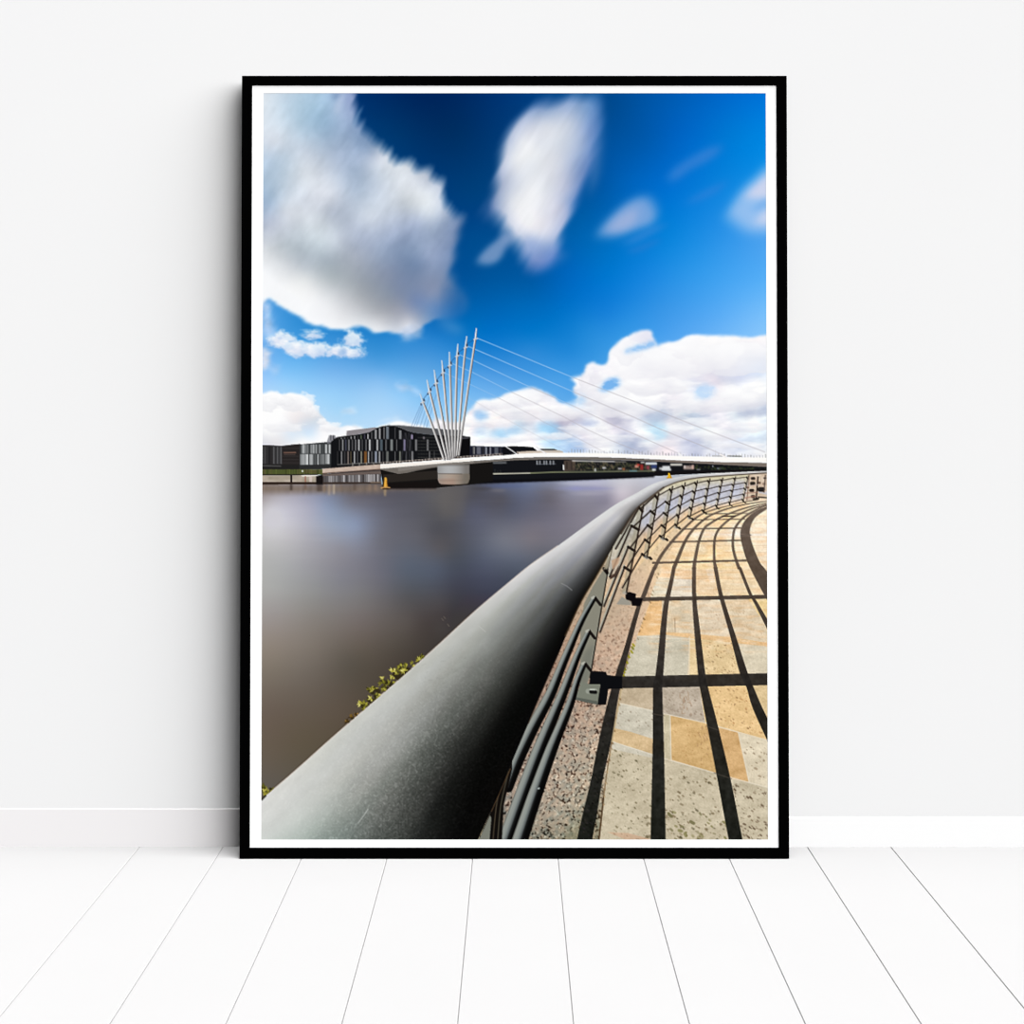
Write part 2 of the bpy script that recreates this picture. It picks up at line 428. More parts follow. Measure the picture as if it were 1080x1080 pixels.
# ---- the drifting clouds, upper middle and right
MID = [(571, 107), (585, 110), (600, 103), (622, 101), (631, 108), (633, 130), (630, 155), (624, 175), (617, 190), (609, 210), (603, 226), (594, 240), (589, 255), (588, 270), (582, 281), (568, 284), (557, 280), (552, 268),
       (543, 258), (535, 248), (530, 236), (528, 226), (520, 228), (509, 226), (514, 215), (522, 205), (524, 185), (528, 165), (534, 145), (543, 130), (555, 118)]
MIDC = [(575, 112, 120, 150, 195), (600, 112, 150, 172, 208), (618, 112, 120, 155, 200), (622, 135, 130, 158, 205), (600, 130, 195, 205, 222), (575, 130, 205, 212, 226), (555, 130, 190, 200, 222), (540, 150, 195, 205, 225), (550, 150, 228, 231, 238),
        (570, 150, 222, 226, 234), (592, 150, 205, 212, 224), (612, 155, 160, 178, 210), (545, 168, 232, 235, 240), (535, 175, 205, 212, 228), (560, 175, 224, 228, 234), (590, 170, 205, 210, 222), (610, 175, 140, 162, 202), (530, 190, 170, 182, 208), (545, 195, 210, 216, 228),
        (560, 200, 234, 236, 240), (580, 200, 218, 222, 232), (600, 200, 170, 182, 212), (515, 222, 70, 105, 160), (525, 222, 150, 168, 202), (540, 215, 222, 226, 234), (555, 220, 238, 239, 242), (575, 225, 222, 224, 234), (595, 222, 180, 190, 218),
        (545, 240, 220, 224, 236), (560, 245, 228, 230, 240), (580, 245, 205, 210, 228), (555, 256, 180, 195, 222), (575, 262, 160, 180, 215), (570, 278, 120, 145, 200), (582, 270, 110, 145, 205), (606, 215, 110, 145, 200)]
m = mask(MID, 3)
e = gauss(m, 4.5) + .06 * np.clip((GX - 590) / 20, 0, 1) + ((fbm(36, 8, 61, 58, 3) - .5) * .85 + (fbm(14, 4, 62, 58, 2) - .5) * .4) * np.clip(1 - np.abs(gauss(m, 7) - .5) * 2, 0, 1)
m = gauss(streak(np.clip((e - .5) * 1.6 + .55, 0, 1), 57, 20), 1.7)
blend(np.clip(m * 1.04, 0, 1), field(MIDC) + ((streak(fbm(20, 8, 71, 58), 58, 20) - .5) * .10)[..., None])
for pts, c, a, f, g, l in (([(503, 275), (512, 264), (524, 254), (534, 246), (540, 252), (534, 262), (528, 274), (518, 280), (506, 279)], (150, 170, 208), .72, 2.6, 40, 8),
                           ([(629, 249), (640, 234), (662, 214), (682, 208), (693, 222), (690, 236), (672, 243), (650, 250)], (140, 172, 222), .85, 4, 38, 12), ([(640, 244), (652, 230), (672, 220), (670, 236), (655, 244)], (178, 186, 220), .6, 4, 38, 8),
                           ([(655, 258), (690, 240), (704, 238), (688, 248), (668, 258)], (75, 140, 215), .6, 3, 28, 12), ([(660, 266), (690, 254), (696, 256), (672, 268)], (45, 125, 208), .6, 2.5, 25, 8),
                           ([(704, 187), (714, 176), (740, 160), (756, 154), (762, 158), (748, 170), (728, 180), (712, 192)], (58, 130, 212), .8, 3.5, 32, 12), ([(722, 215), (742, 202), (766, 192), (758, 203), (738, 213)], (52, 130, 216), .6, 3, 28, 12),
                           ([(766, 228), (784, 200), (800, 186), (814, 176), (816, 238), (800, 246), (784, 242)], (165, 198, 240), .85, 4.5, 40, 15), ([(786, 208), (800, 194), (814, 184), (814, 206), (800, 210)], (218, 218, 238), .8, 3, 38, 10),
                           ([(796, 236), (804, 226), (814, 220), (814, 236)], (215, 218, 240), .75, 3.5, 30, 8), ([(792, 222), (802, 214), (814, 209), (814, 216), (802, 222)], (100, 165, 232), .45, 2.5, 30, 8), ([(625, 105), (634, 115), (636, 150), (631, 190), (622, 200), (624, 140)], (90, 130, 185), .55, 4, 70, 20),
                           ([(600, 270), (560, 250), (552, 262), (561, 284), (575, 286), (592, 276)], (110, 140, 200), .4, 4, 50, 8)):
    blend(gauss(streak(mask(pts, 3, f), g, l), .8) * a, c)

# ---- the white bank of cloud on the right
BANK = [(486, 456), (488, 445), (495, 436), (502, 428), (505, 424), (514, 423), (521, 423), (528, 420), (536, 417), (545, 414.5), (553, 412), (559, 409.5), (567, 411), (575, 415), (584, 420), (591, 425.5), (598, 428),
        (604, 427), (610, 421), (606, 416), (605, 411), (609, 407), (603, 402), (600, 401), (606, 399.5), (615, 397.5), (617, 392), (619, 386), (625, 383), (630, 384), (635, 386.5), (640, 384), (642, 377), (647, 368), (655, 361), (662, 356), (670, 352),
        (680, 350), (687, 350), (688, 357), (692, 363), (693, 367.5), (700, 364.5), (708, 363), (716, 361), (723, 356.5), (731, 354), (745, 354.5), (770, 355), (785, 357), (798, 356), (820, 355), (840, 380), (840, 486), (486, 486)]
BANKC = [(500, 432, 246, 240, 244), (515, 428, 253, 250, 252), (535, 422, 252, 250, 252), (560, 416, 240, 241, 247), (575, 422, 240, 240, 246), (550, 430, 250, 250, 252), (545, 438, 208, 211, 221), (555, 444, 214, 214, 224), (530, 445, 250, 244, 246), (515, 446, 252, 246, 246),
         (505, 441, 190, 215, 242), (500, 448, 248, 242, 246), (520, 451, 240, 232, 236), (535, 451, 236, 234, 242), (525, 459, 185, 220, 246), (545, 456, 195, 224, 246), (505, 457, 210, 228, 246), (582, 453, 180, 220, 247), (572, 450, 190, 222, 246), (520, 468, 246, 246, 250), (545, 464, 248, 246, 250), (560, 462, 242, 240, 246),
         (600, 435, 252, 252, 253), (580, 436, 250, 249, 252), (570, 444, 240, 238, 246), (610, 446, 214, 211, 224), (590, 447, 206, 203, 218), (630, 443, 252, 251, 252), (640, 446, 214, 211, 224), (655, 446, 204, 203, 218), (660, 440, 240, 240, 246), (634, 453, 253, 254, 254), (648, 456, 226, 223, 236), (620, 450, 225, 232, 246), (612, 456, 250, 248, 252), (615, 462, 232, 228, 238),
         (655, 465, 200, 206, 224), (670, 464, 205, 210, 228), (665, 455, 228, 228, 240), (675, 458, 248, 250, 252), (690, 455, 200, 228, 246), (697, 460, 196, 228, 246), (685, 440, 195, 205, 224), (700, 437, 198, 206, 222), (720, 434, 206, 214, 226), (735, 440, 218, 228, 240), (610, 470, 190, 208, 236), (625, 470, 226, 226, 236), (640, 474, 232, 234, 240), (655, 474, 205, 214, 230), (690, 472, 230, 232, 240),
         (705, 448, 246, 246, 250), (715, 458, 240, 240, 246), (700, 466, 240, 238, 244), (732, 467, 212, 216, 234), (745, 460, 232, 238, 242), (720, 475, 222, 224, 238), (755, 470, 238, 240, 246), (780, 465, 215, 225, 242), (800, 462, 218, 232, 246), (770, 452, 246, 244, 250), (760, 440, 242, 240, 248), (790, 437, 208, 214, 228), (805, 434, 200, 210, 228), (775, 442, 226, 234, 242), (805, 450, 226, 236, 246), (795, 445, 248, 250, 251), (800, 475, 228, 232, 240),
         (640, 420, 252, 252, 253), (660, 425, 254, 254, 254), (690, 420, 250, 249, 251), (690, 404, 236, 234, 241), (675, 395, 240, 239, 245), (655, 393, 248, 246, 249), (660, 380, 251, 250, 252), (640, 395, 250, 248, 251), (645, 372, 250, 249, 252), (675, 357, 240, 239, 248), (685, 360, 232, 232, 244), (700, 375, 249, 249, 251), (720, 368, 251, 250, 252), (740, 375, 248, 247, 249), (760, 365, 249, 248, 250), (790, 365, 244, 243, 247), (805, 370, 242, 242, 248),
         (745, 390, 240, 238, 244), (725, 398, 236, 234, 242), (770, 388, 226, 226, 238), (795, 382, 222, 228, 242), (800, 392, 206, 220, 244), (780, 398, 214, 220, 240), (755, 402, 234, 228, 238), (760, 398, 222, 222, 236), (730, 410, 228, 232, 244), (705, 412, 236, 236, 243), (715, 412, 250, 250, 252), (770, 415, 254, 254, 254), (800, 405, 254, 254, 254), (790, 425, 253, 253, 254), (735, 425, 248, 246, 251), (715, 426, 238, 234, 242), (750, 432, 244, 240, 248),
         (610, 405, 250, 248, 251), (628, 390, 246, 244, 250), (622, 398, 236, 232, 242), (622, 412, 240, 236, 244), (615, 425, 236, 240, 248), (600, 432, 240, 242, 250)]
m = mask(BANK, 3)
near = np.clip(1 - np.abs(gauss(m, 5) - .5) * 2, 0, 1)
m = np.clip((gauss(m, 1.8) + ((fbm(15, 9, 81, 20, 4) - .5) * 1.1) * near - .46) * 1.35 + .46, 0, 1)
m = gauss(m, .9)
bankm = m
blend(m, np.clip(field(BANKC) + (((fbm(26, 11, 91, 8, 4) - .5) * .26 + (fbm(12, 4, 93, 4, 3) - .5) * .10)[..., None] * np.array([1.1, 1, .7])) * np.clip((GY - 370) / 70, .2, 1)[..., None], 0, 1))
for k, q in enumerate(((724, 380, 52, 24), (780, 382, 46, 22), (690, 392, 40, 18), (664, 372, 17, 18), (623, 404, 16, 14), (640, 420, 36, 14), (691, 410, 42, 12), (556, 422, 24, 11), (514, 430, 15, 8), (534, 430, 18, 9), (498, 449, 17, 6), (524, 448, 18, 5.5), (545, 439, 25, 8), (602, 438, 40, 10), (570, 437, 22, 9), (663, 431, 40, 13),
                       (773, 424, 52, 16), (735, 430, 24, 9), (611, 456, 24, 7), (636, 453, 10, 7), (590, 462, 14, 5), (651, 464, 26, 5), (572, 463, 18, 5), (526, 466, 24, 5), (548, 465, 16, 4.5), (712, 456, 20, 7), (755, 462, 32, 7), (700, 470, 22, 5), (682, 462, 14, 5), (790, 452, 28, 7), (625, 471, 26, 4.5), (740, 448, 30, 6), (780, 472, 30, 5))):
    lump(*q, seed=110 + k * 5, alpha=.62, clip=bankm, soft=2, lo=(208, 207, 220), shade=.85 if q[1] > 400 else .45)
for pts, c, a, f in (([(632, 412), (640, 403.5), (650, 401), (655, 404), (652, 408), (644, 412), (636, 414)], (105, 172, 236), .9, 1.4), ([(658, 374), (663, 369.5), (672, 367), (688, 362), (692, 365), (680, 369), (668, 372)], (140, 192, 242), .85, 1.4),
                     ([(733, 419), (738, 410), (747, 408), (755, 411), (752, 418), (738, 422)], (166, 208, 248), .6, 2.2), ([(500, 437), (506, 438), (517, 441), (506, 444)], (130, 188, 238), .5, 1.4), ([(500, 434), (508, 436), (516, 440), (504, 441)], (150, 195, 240), .3, 1.2),
                     ([(598, 428), (606, 423), (613, 419), (618, 424), (608, 430)], (150, 200, 244), .5, 2), ([(566, 449), (588, 448.5), (586, 455), (574, 457)], (165, 213, 246), .55, 1.5), ([(516, 459), (540, 454), (546, 457), (532, 463)], (165, 213, 246), .5, 1.6),
                     ([(689, 453), (700, 449), (702, 462), (692, 464)], (185, 224, 246), .6, 2), ([(598, 470), (612, 468), (616, 473), (600, 475)], (160, 195, 235), .55, 1.6), ([(570, 447.5), (604, 446), (604, 448), (572, 449)], (178, 174, 198), .55, .9), ([(604, 447), (630, 446), (630, 449), (606, 450)], (185, 195, 225), .6, 1),
                     ([(640, 447), (662, 444), (672, 441), (664, 446), (645, 449)], (185, 185, 208), .5, 1.2), ([(650, 465), (676, 463), (672, 467), (652, 467)], (175, 185, 212), .5, 1.2), ([(676, 440), (704, 436), (708, 441), (684, 443)], (176, 190, 216), .5, 1.6),
                     ([(775, 437), (812, 432), (812, 438), (785, 441)], (180, 190, 215), .5, 1.6), ([(722, 466), (742, 464), (738, 468), (724, 469)], (190, 196, 220), .6, 1.2), ([(742, 457), (775, 456), (790, 458), (770, 459)], (212, 220, 228), .5, 1)):
    blend(np.clip(mask(pts, 3, f + .9) * (1.2 + (fbm(8, 5, 95, 0, 3) - .5) * 2.2), 0, 1) * a, c)

# ---- stay cables of the footbridge
CB = [[(504, 358.3), (551, 377.6), (599, 397.5), (659, 421), (690, 433.5), (752, 457.8), (807, 478.5)], [(492, 366), (500, 369.3), (550, 391), (602, 413.7), (640.7, 430), (669.4, 442), (696, 454), (720, 463.6), (738.6, 471), (764, 482)],
      [(483, 375), (501, 382.4), (553, 407), (604, 429.5), (622, 438), (648, 450.5), (680, 464), (699, 472.6), (718, 481)], [(475, 384), (499, 394.5), (542, 416.3), (571, 430), (596, 442), (620, 455), (644, 466), (664, 474), (678, 480)],
      [(467, 394), (497, 407.5), (522, 419.3), (558, 438), (574, 447), (610, 464), (640, 480)], [(459, 404), (490, 419), (540, 447), (600, 479)]]
skyblue = np.clip((img[..., 2] - img[..., 0]) * 3 - .45, 0, 1)
for k, c in enumerate(CB):
    a = (.8, .8, .75, .65, .5, .3)[k]
    before = img.copy()
    line(c, 1.05, (150, 195, 238), a)
    light = img.copy(); img[:] = before
    line(c, 1.0, (178, 172, 178), a * .62)
    img[:] = light * skyblue[..., None] + img * (1 - skyblue[..., None])
for a, b in (((444.5, 427), (433.5, 452)), ((446, 427), (436.5, 452)), ((449, 424), (439, 452)), ((453, 420), (443, 452)), ((455, 425), (446.5, 453)), ((461, 415), (449.5, 453))):
    line([a, b], .8, (95, 130, 175), .5)

# ---- buildings on the far quay
def stripes(x0, x1, y0, y1, specs):
    for x, w, c in specs:
        poly([(x - w / 2, y0), (x + w / 2, y0), (x + w / 2, y1), (x - w / 2, y1)], (c, c, c + 2) if np.ndim(c) == 0 else c)


poly([(272, 471.2), (285, 471.4), (297, 472.2), (305, 471), (316.2, 470), (316.2, 498), (272, 498)], (44, 42, 43))
stripes(0, 0, 473, 491, [(277.5, 1, 70), (279.5, .8, 88), (281.8, .8, 60), (288.6, 1.4, 96), (290.8, .8, 60), (292.6, 1.2, 88), (294.6, .9, 62), (296.4, 1.2, 92), (284, 1.2, 30)])
poly([(297.5, 472.4), (316, 470.3), (316, 497), (297.5, 497)], (40, 36, 36))
for y in (474.5, 483, 486.5, 490):
    line([(298, y), (315, y)], .8, (58, 54, 54), .7)
line([(299.5, 479.2), (311.5, 479)], 1.4, (132, 98, 84), .8); line([(299.5, 481.2), (311, 481.2)], .8, (95, 80, 76), .7)
line([(277, 471.5), (297, 472.2), (316, 470.2)], .8, (72, 70, 72), .8)
poly([(276, 491.5), (316, 492), (316, 497), (276, 497)], (34, 33, 33)); line([(276, 493), (296, 493.4)], 1, (105, 105, 104), .8)
poly([(316, 470.4), (349, 467.6), (349, 494), (316, 496)], (58, 60, 62))
r2 = np.random.RandomState(3)
for ya, yb in ((470.5, 480.2), (480.8, 492.2)):
    x = 316.6
    while x < 348.6:
        w = .7 + r2.rand() * 1.2; g = (150, 60, 178, 96, 120, 190, 70)[r2.randint(7)]
        poly([(x, ya), (x + w, ya - .1), (x + w, yb), (x, yb)], (g, g + 3, g + 4)); x += w
poly([(316, 492.4), (349, 491.2), (349, 496), (316, 497.5)], (44, 45, 46))
poly([(345, 470), (345, 466.5), (347, 461), (353.5, 461), (354, 463), (356, 462), (356, 466)], (120, 120, 128), .8)
line([(348.8, 461), (348.8, 466)], .9, (60, 60, 66)); line([(351.6, 461.5), (351.6, 465)], 1.2, (50, 50, 55))
ROOF = [(349, 467.6), (353, 464.2), (356.5, 462.6), (365, 461.4), (380, 459.6), (389, 457.8), (394, 455.2), (398, 452.8), (403, 451.2), (410, 450.4), (418, 451.2), (424, 453.4), (430, 456.2), (437, 458), (446, 459.2), (457, 460.3), (470, 460.6), (486, 461)]
poly([(365.2, 461.4), (365.6, 456.2), (374, 455), (395, 452.4), (398, 452.6), (393, 456.2), (388, 458.4)], (140, 135, 139))
poly(ROOF + [(496, 463), (496, 484), (470, 487), (440, 490), (401, 493), (349, 497)], (20, 21, 24))
poly([(409, 450), (425, 450.4), (440, 452), (456, 453.6), (470, 454.6), (487, 455.4), (487, 462), (470, 461), (457, 460.6), (446, 459.4), (437, 458.2), (430, 456.4), (424, 453.6), (418, 451.4)], (86, 87, 90))
line([(409, 450.4), (440, 452.2), (470, 454.8)], .8, (120, 122, 126), .7)
def rowy(x):
    r = np.array(ROOF)
    return np.interp(x, r[:, 0], r[:, 1])
F1 = [(357, 1, 50), (360.1, 1.3, 132), (363.4, 1.2, 112), (366.6, 1, 60), (370.3, 1.3, 145), (374, 1.2, 125), (377.4, 1, 58), (380.7, 1.2, (100, 112, 92)), (384.5, 1.2, (70, 68, 84)), (388.1, 1.3, 158), (392, 1.4, 78), (396.2, 1.9, 148), (400.4, 1.5, 162), (405, 1.6, 84), (408.6, 2.8, (105, 112, 120)), (416.6, 1, 70), (422, 2.6, (120, 122, 124)), (428, .8, 60), (434.4, 2, (140, 130, 158)), (447, 1.8, (118, 112, 120))]
F2 = [(358, 1.4, 62), (361.3, 1.3, 148), (364.6, 1.2, (72, 74, 90)), (367.8, 1.5, 132), (371.5, 1.4, 74), (374.9, 1.3, 116), (378.4, 1.3, 190), (382, 1.3, 70), (386, 1.2, 92), (390, 1.9, 176), (393, 1, 52), (397.9, 1.9, 166), (402, 2.6, (74, 84, 92)), (407.2, 1, 105), (413.1, 2.6, (122, 126, 126)), (418.4, 1, 84), (426.6, 2.4, (124, 118, 146)), (432, .8, 76), (438.9, 2, 112), (451, 1.8, 112)]
F3 = [(356, 1, 44), (360.2, 1.3, 158), (363.6, 1.2, 60), (366.9, 1.3, (130, 118, 112)), (370, 1.4, (74, 66, 52)), (373.8, 1.4, 138), (377, 1.1, 84), (381, 1.3, (178, 176, 158)), (385.4, 3, (116, 78, 42)), (388.6, 1.2, 160), (392.3, 1.6, 76), (396.3, 2.2, (140, 146, 160)), (400.2, 1.6, 138), (404, 1, 60), (408.5, 2.8, (98, 100, 98)), (416.6, .9, 92), (422, 2, (104, 106, 100)), (428.5, .8, 72), (434.9, 2, 112), (453, 1.8, 84), (458, 1, 60)]
for x, w, c in F1:
    stripes(0, 0, rowy(x) + 1.2 + (1.6 if x > 418 else 0), 464.8, [(x, w, c)])
stripes(0, 0, 465.2, 477.2, F2)
for x, w, c in F3:
    stripes(0, 0, 477.8, np.interp(x, (350, 402, 460), (491.5, 489.8, 486)), [(x, w, c)])
for x in (426, 430, 433.5):
    line([(x + 1, 458.5), (x - 2.5, 488)], .6, (96, 96, 104), .6); line([(x - 2, 459), (x + 2.5, 487)], .6, (86, 86, 94), .5)
for y in (463.2, 466.8, 470.2, 473.6, 477, 480.6, 484):
    for x in np.arange(441, 468, 2.7):
        line([(x, y), (x + 1.6, y)], .7, (78, 78, 74), .8)
line([(356, 491.8), (402, 489.6)], 1, (150, 146, 140), .6)
for x in (372, 379, 386.5, 394):
    line([(x, 490), (x, 494)], 1, (170, 165, 158), .7)
poly([(486, 463.5), (495.6, 462.3), (495.6, 482), (484, 483)], (14, 13, 15)); line([(487, 464), (494, 463.4)], 1.4, (92, 92, 98), .8)
poly([(495.5, 472), (534, 473.2), (536, 481.5), (495.5, 484)], (28, 30, 42))
stripes(0, 0, 473, 480.8, [(500, 2, 104), (505, 4.2, (96, 98, 110)), (512.8, 2.2, (118, 122, 132)), (517.3, 1.6, (128, 130, 140)), (523.6, 4, (84, 88, 98)), (509.5, 1, 52), (528, 1, 50)])
line([(496, 472.6), (535, 473)], .7, (85, 90, 105), .6)
poly([(534.5, 472.8), (540, 472.3), (562, 473.4), (566.5, 477.2), (552, 477.8), (545, 478), (539, 476)], (14, 15, 19))
poly([(568, 475.2), (585, 475.4), (589, 477), (570, 477)], (22, 23, 28))
poly([(544, 478.4), (552, 477.4), (590, 476.6), (594, 478), (594, 480.4), (545, 481)], (196, 178, 160), .85)
for x in np.arange(600, 809, 3.1):
    h = 1.2 + 3.2 * r2.rand(); y = np.interp(x, (600, 690, 760, 809), (479.8, 482, 484, 485))
    line([(x, y - h), (x, y)], .6 + .5 * r2.rand(), (150, 152, 158) if r2.rand() < .6 else (110, 112, 112), .55)
line([(768, 482.6), (782, 483)], 1.2, (105, 108, 98), .8); line([(752, 482.6), (762, 482.8)], 1, (150, 148, 140), .7)
for x, h in ((755, 7), (747, 4), (640, 5)):
    line([(x, 484 - h), (x, 484)], .7, (205, 205, 210), .7)

# ---- water
WAT = [(278, 528, 168, 160, 162), (285, 540, 206, 204, 212), (300, 545, 201, 200, 212), (330, 540, 165, 168, 190), (345, 535, 136, 150, 180), (350, 550, 146, 160, 186), (375, 555, 134, 148, 178), (370, 530, 112, 112, 126), (400, 530, 96, 95, 108), (440, 530, 88, 88, 98),
       (465, 530, 94, 92, 94), (300, 565, 196, 194, 199), (330, 570, 166, 166, 177), (360, 580, 141, 141, 153), (400, 570, 110, 111, 124), (440, 565, 95, 95, 105), (465, 580, 88, 86, 92), (285, 590, 178, 178, 178), (320, 600, 158, 158, 163), (360, 610, 130, 130, 140),
       (400, 610, 108, 108, 120), (430, 600, 88, 97, 114), (460, 600, 82, 90, 108), (285, 620, 170, 170, 168), (330, 625, 145, 145, 145), (380, 630, 121, 119, 121), (430, 630, 85, 85, 90), (465, 640, 74, 70, 73), (285, 650, 156, 149, 146), (330, 655, 135, 128, 122),
       (380, 655, 116, 107, 104), (430, 660, 88, 80, 76), (465, 665, 69, 63, 61), (285, 685, 142, 130, 118), (330, 685, 125, 115, 105), (380, 685, 100, 90, 80), (420, 685, 81, 73, 65), (460, 680, 64, 58, 54), (285, 710, 126, 115, 102), (320, 705, 118, 108, 98),
       (370, 700, 92, 84, 74), (420, 700, 75, 66, 58), (285, 750, 108, 94, 82), (330, 750, 100, 88, 75), (360, 750, 94, 81, 68), (390, 730, 83, 73, 61), (285, 800, 102, 90, 76), (320, 780, 97, 85, 68), (290, 830, 95, 88, 79), (450, 660, 72, 64, 62), (470, 650, 66, 60, 62),
       (500, 520, 78, 78, 88), (530, 515, 90, 98, 126), (560, 515, 106, 116, 146), (600, 513, 150, 155, 182), (630, 514, 170, 170, 196), (650, 510, 196, 196, 208), (690, 507, 194, 197, 212), (530, 525, 85, 85, 98), (580, 525, 106, 103, 116), (620, 525, 142, 140, 158),
       (640, 530, 138, 133, 152), (670, 520, 186, 181, 191), (480, 540, 85, 85, 92), (500, 540, 85, 88, 108), (540, 540, 86, 90, 110), (580, 545, 110, 108, 125), (610, 545, 130, 125, 140), (640, 540, 150, 145, 160), (460, 560, 80, 80, 88), (500, 570, 88, 92, 108),
       (530, 570, 113, 116, 130), (560, 570, 120, 115, 125), (590, 570, 118, 115, 128), (480, 590, 75, 80, 92), (510, 590, 85, 92, 112), (545, 590, 95, 102, 120), (570, 585, 100, 102, 115), (480, 620, 66, 68, 82), (510, 615, 68, 72, 92), (535, 605, 75, 82, 100),
       (480, 640, 62, 60, 66), (710, 505, 180, 185, 196), (655, 522, 202, 193, 205)]
m = mask([(272, 512), (461, 513), (496, 511.5), (520, 510), (585, 508), (620, 507), (650, 505.5), (680, 504), (700, 502), (715, 501), (760, 499), (815, 498), (815, 640), (560, 889), (272, 889)])
wc = field(WAT) + ((fbm(60, 5, 111, 0, 3) - .5) * .02 * np.clip((700 - GY) / 200, 0, 1))[..., None]
wc = wc * .85 + wc.mean(-1, keepdims=True) * .15
blend(m, np.clip(wc, 0, 1))
for x0, x1, y, h, c, a in ((500, 560, 514.5, 1.6, (82, 96, 140), .5), (585, 640, 511.5, 2, (192, 190, 205), .6), (580, 650, 517, 1.6, (140, 142, 190), .6), (600, 640, 522.5, 1.6, (176, 172, 186), .5), (515, 535, 519, 1.6, (126, 120, 122), .5), (495, 520, 517, 2, (66, 62, 66), .5), (600, 615, 517, 2, (150, 150, 200), .4), (560, 600, 521, 2, (112, 108, 118), .4)):
    blend(mask([(x0, y), ((x0 + x1) / 2, y - h), (x1, y), ((x0 + x1) / 2, y + h)], 3, 1.3) * a, c)
# reflections under the quay
m = mask([(272, 512), (461, 513), (461, 518), (410, 519), (400, 524), (330, 524), (305, 525), (272, 524)], 0, 2.6)
refl = np.stack([.47 + .10 * (vnoise(2.6, 40, 121) - .5), .41 + .09 * (vnoise(2.6, 40, 121) - .5), .36 + .08 * (vnoise(2.6, 40, 121) - .5)], -1)
blend(m * .85 * np.clip((527 - GY) / 9, 0, 1), refl)
for x, w, y1, c, a in ((307, 2.4, 519, (52, 42, 38), .75), (337, 6, 520, (60, 48, 42), .6), (347, 2, 524, (205, 180, 150), .5), (352, 1.8, 523, (225, 205, 175), .6), (342, 2, 521, (150, 120, 90), .5), (360, 1.5, 520, (120, 100, 85), .5), (322, 2, 518, (95, 70, 55), .6), (390, 3, 519, (140, 118, 100), .5), (396, 2, 519, (160, 130, 110), .5), (374, 3, 519, (80, 66, 58), .5)):
    blend(mask([(x - w / 2, 512), (x + w / 2, 512), (x + w / 2, y1), (x - w / 2, y1)], 0, .9) * a, c)
blend(mask([(404, 511), (462, 511), (460, 517), (404, 517.5)], 0, 1.0), (26, 22, 22))
blend(mask([(464, 513), (494, 513), (488, 548), (464, 548)], 0, 3.5) * .35, (112, 106, 102))
# quay: grass strip, pale wall, timber piles
poly([(272, 496.8), (345, 496.8), (345, 502.5), (272, 502.5)], (76, 84, 44))
for k in range(60):
    x = 276 + 66 * r2.rand(); line([(x, 497.2), (x, 501.8)], .5 + r2.rand(), ((58, 66, 32), (96, 104, 54), (84, 74, 50))[r2.randint(3)], .6)
poly([(318.2, 497.8), (319.8, 497.8), (319.8, 499.6), (318.2, 499.6)], (235, 238, 230)); poly([(322, 497), (333, 497), (333, 501), (322, 501)], (105, 80, 60), .35)
poly([(272, 501.9), (335, 501.9), (335, 503.6), (272, 503.6)], (40, 36, 34))
poly([(272, 503.4), (336, 503), (336, 511), (272, 511)], (184, 172, 158))
m = mask([(272, 503.4), (336, 503), (336, 511), (272, 511)])
blend(m * .55 * vnoise(6, 3, 131), (120, 112, 92)); blend(m * .3 * vnoise(4, 30, 132), (235, 215, 205))
poly([(318, 502.9), (337.5, 502.6), (337.5, 504), (318, 504.4)], (232, 224, 215))
poly([(306, 503), (308.2, 503), (308.2, 512), (306, 512)], (36, 30, 28)); line([(322, 504.5), (322, 510.5)], 1.4, (150, 90, 72), .7); line([(327.5, 505), (327.5, 510)], 3, (222, 205, 200), .6)
poly([(272, 510.3), (336, 510.3), (336, 512.6), (272, 512.8)], (48, 36, 30))
poly([(333.2, 504), (341, 502), (341, 513), (333.2, 513)], (24, 20, 20))
poly([(340.5, 501.5), (402, 496), (402, 512), (340.5, 512.5)], (70, 63, 62))
x = 341.5
while x < 401:
    w = .7 + r2.rand() * 1.5; g = (172, 96, 150, 60, 196, 120)[r2.randint(6)]
    poly([(x, 503.6 - (x - 341) * .03), (x + w, 503.6 - (x - 341) * .03), (x + w, 510.4), (x, 510.4)], (g, g - 2, g), .85); x += w + .4
poly([(340, 502), (402, 498.5), (402, 501.5), (340, 504)], (112, 98, 92), .8); poly([(340.5, 510.4), (402, 510), (402, 512.2), (340.5, 512.4)], (58, 46, 40), .9)
line([(391, 510.6), (402, 510.4)], 1, (160, 140, 120), .7)
# ---- far right bank
poly([(495, 488), (560, 486), (610, 486), (690, 488), (815, 492), (815, 499), (750, 500.5), (715, 502), (700, 503), (680, 504.8), (650, 506.4), (620, 507.6), (585, 508.8), (520, 510.8), (495, 512)], (20, 21, 25))
blend(mask([(495, 508), (585, 506.5), (690, 502.5), (690, 505), (620, 508), (520, 511.4), (495, 512.5)], 0, .8), (14, 14, 18))
for k in range(260):
    x = 603 + 88 * r2.rand(); y = np.interp(x, (603, 690), (488, 490)) + 8.5 * r2.rand()
    line([(x, y), (x + .8 * r2.rand(), y + 1.6 * r2.rand())], 1.4, ((84, 86, 58), (98, 88, 66), (64, 70, 48), (112, 100, 80), (44, 46, 36))[r2.randint(5)], .6)
poly([(496, 487.8), (535, 487), (535, 491), (496, 492)], (62, 64, 66), .8); line([(500, 490.3), (533, 489.8)], 1.5, (112, 115, 118), .7)
for x in np.arange(498, 530, 3):
    line([(x, 497 + 2 * r2.rand()), (x, 500.5)], .7, (70, 75, 70), .7)
for x in (566.5, 569.5, 574, 576.5, 580.5, 583.8):
    line([(x, 488.2), (x, 491.2)], 1.6, (172, 176, 182), .75)
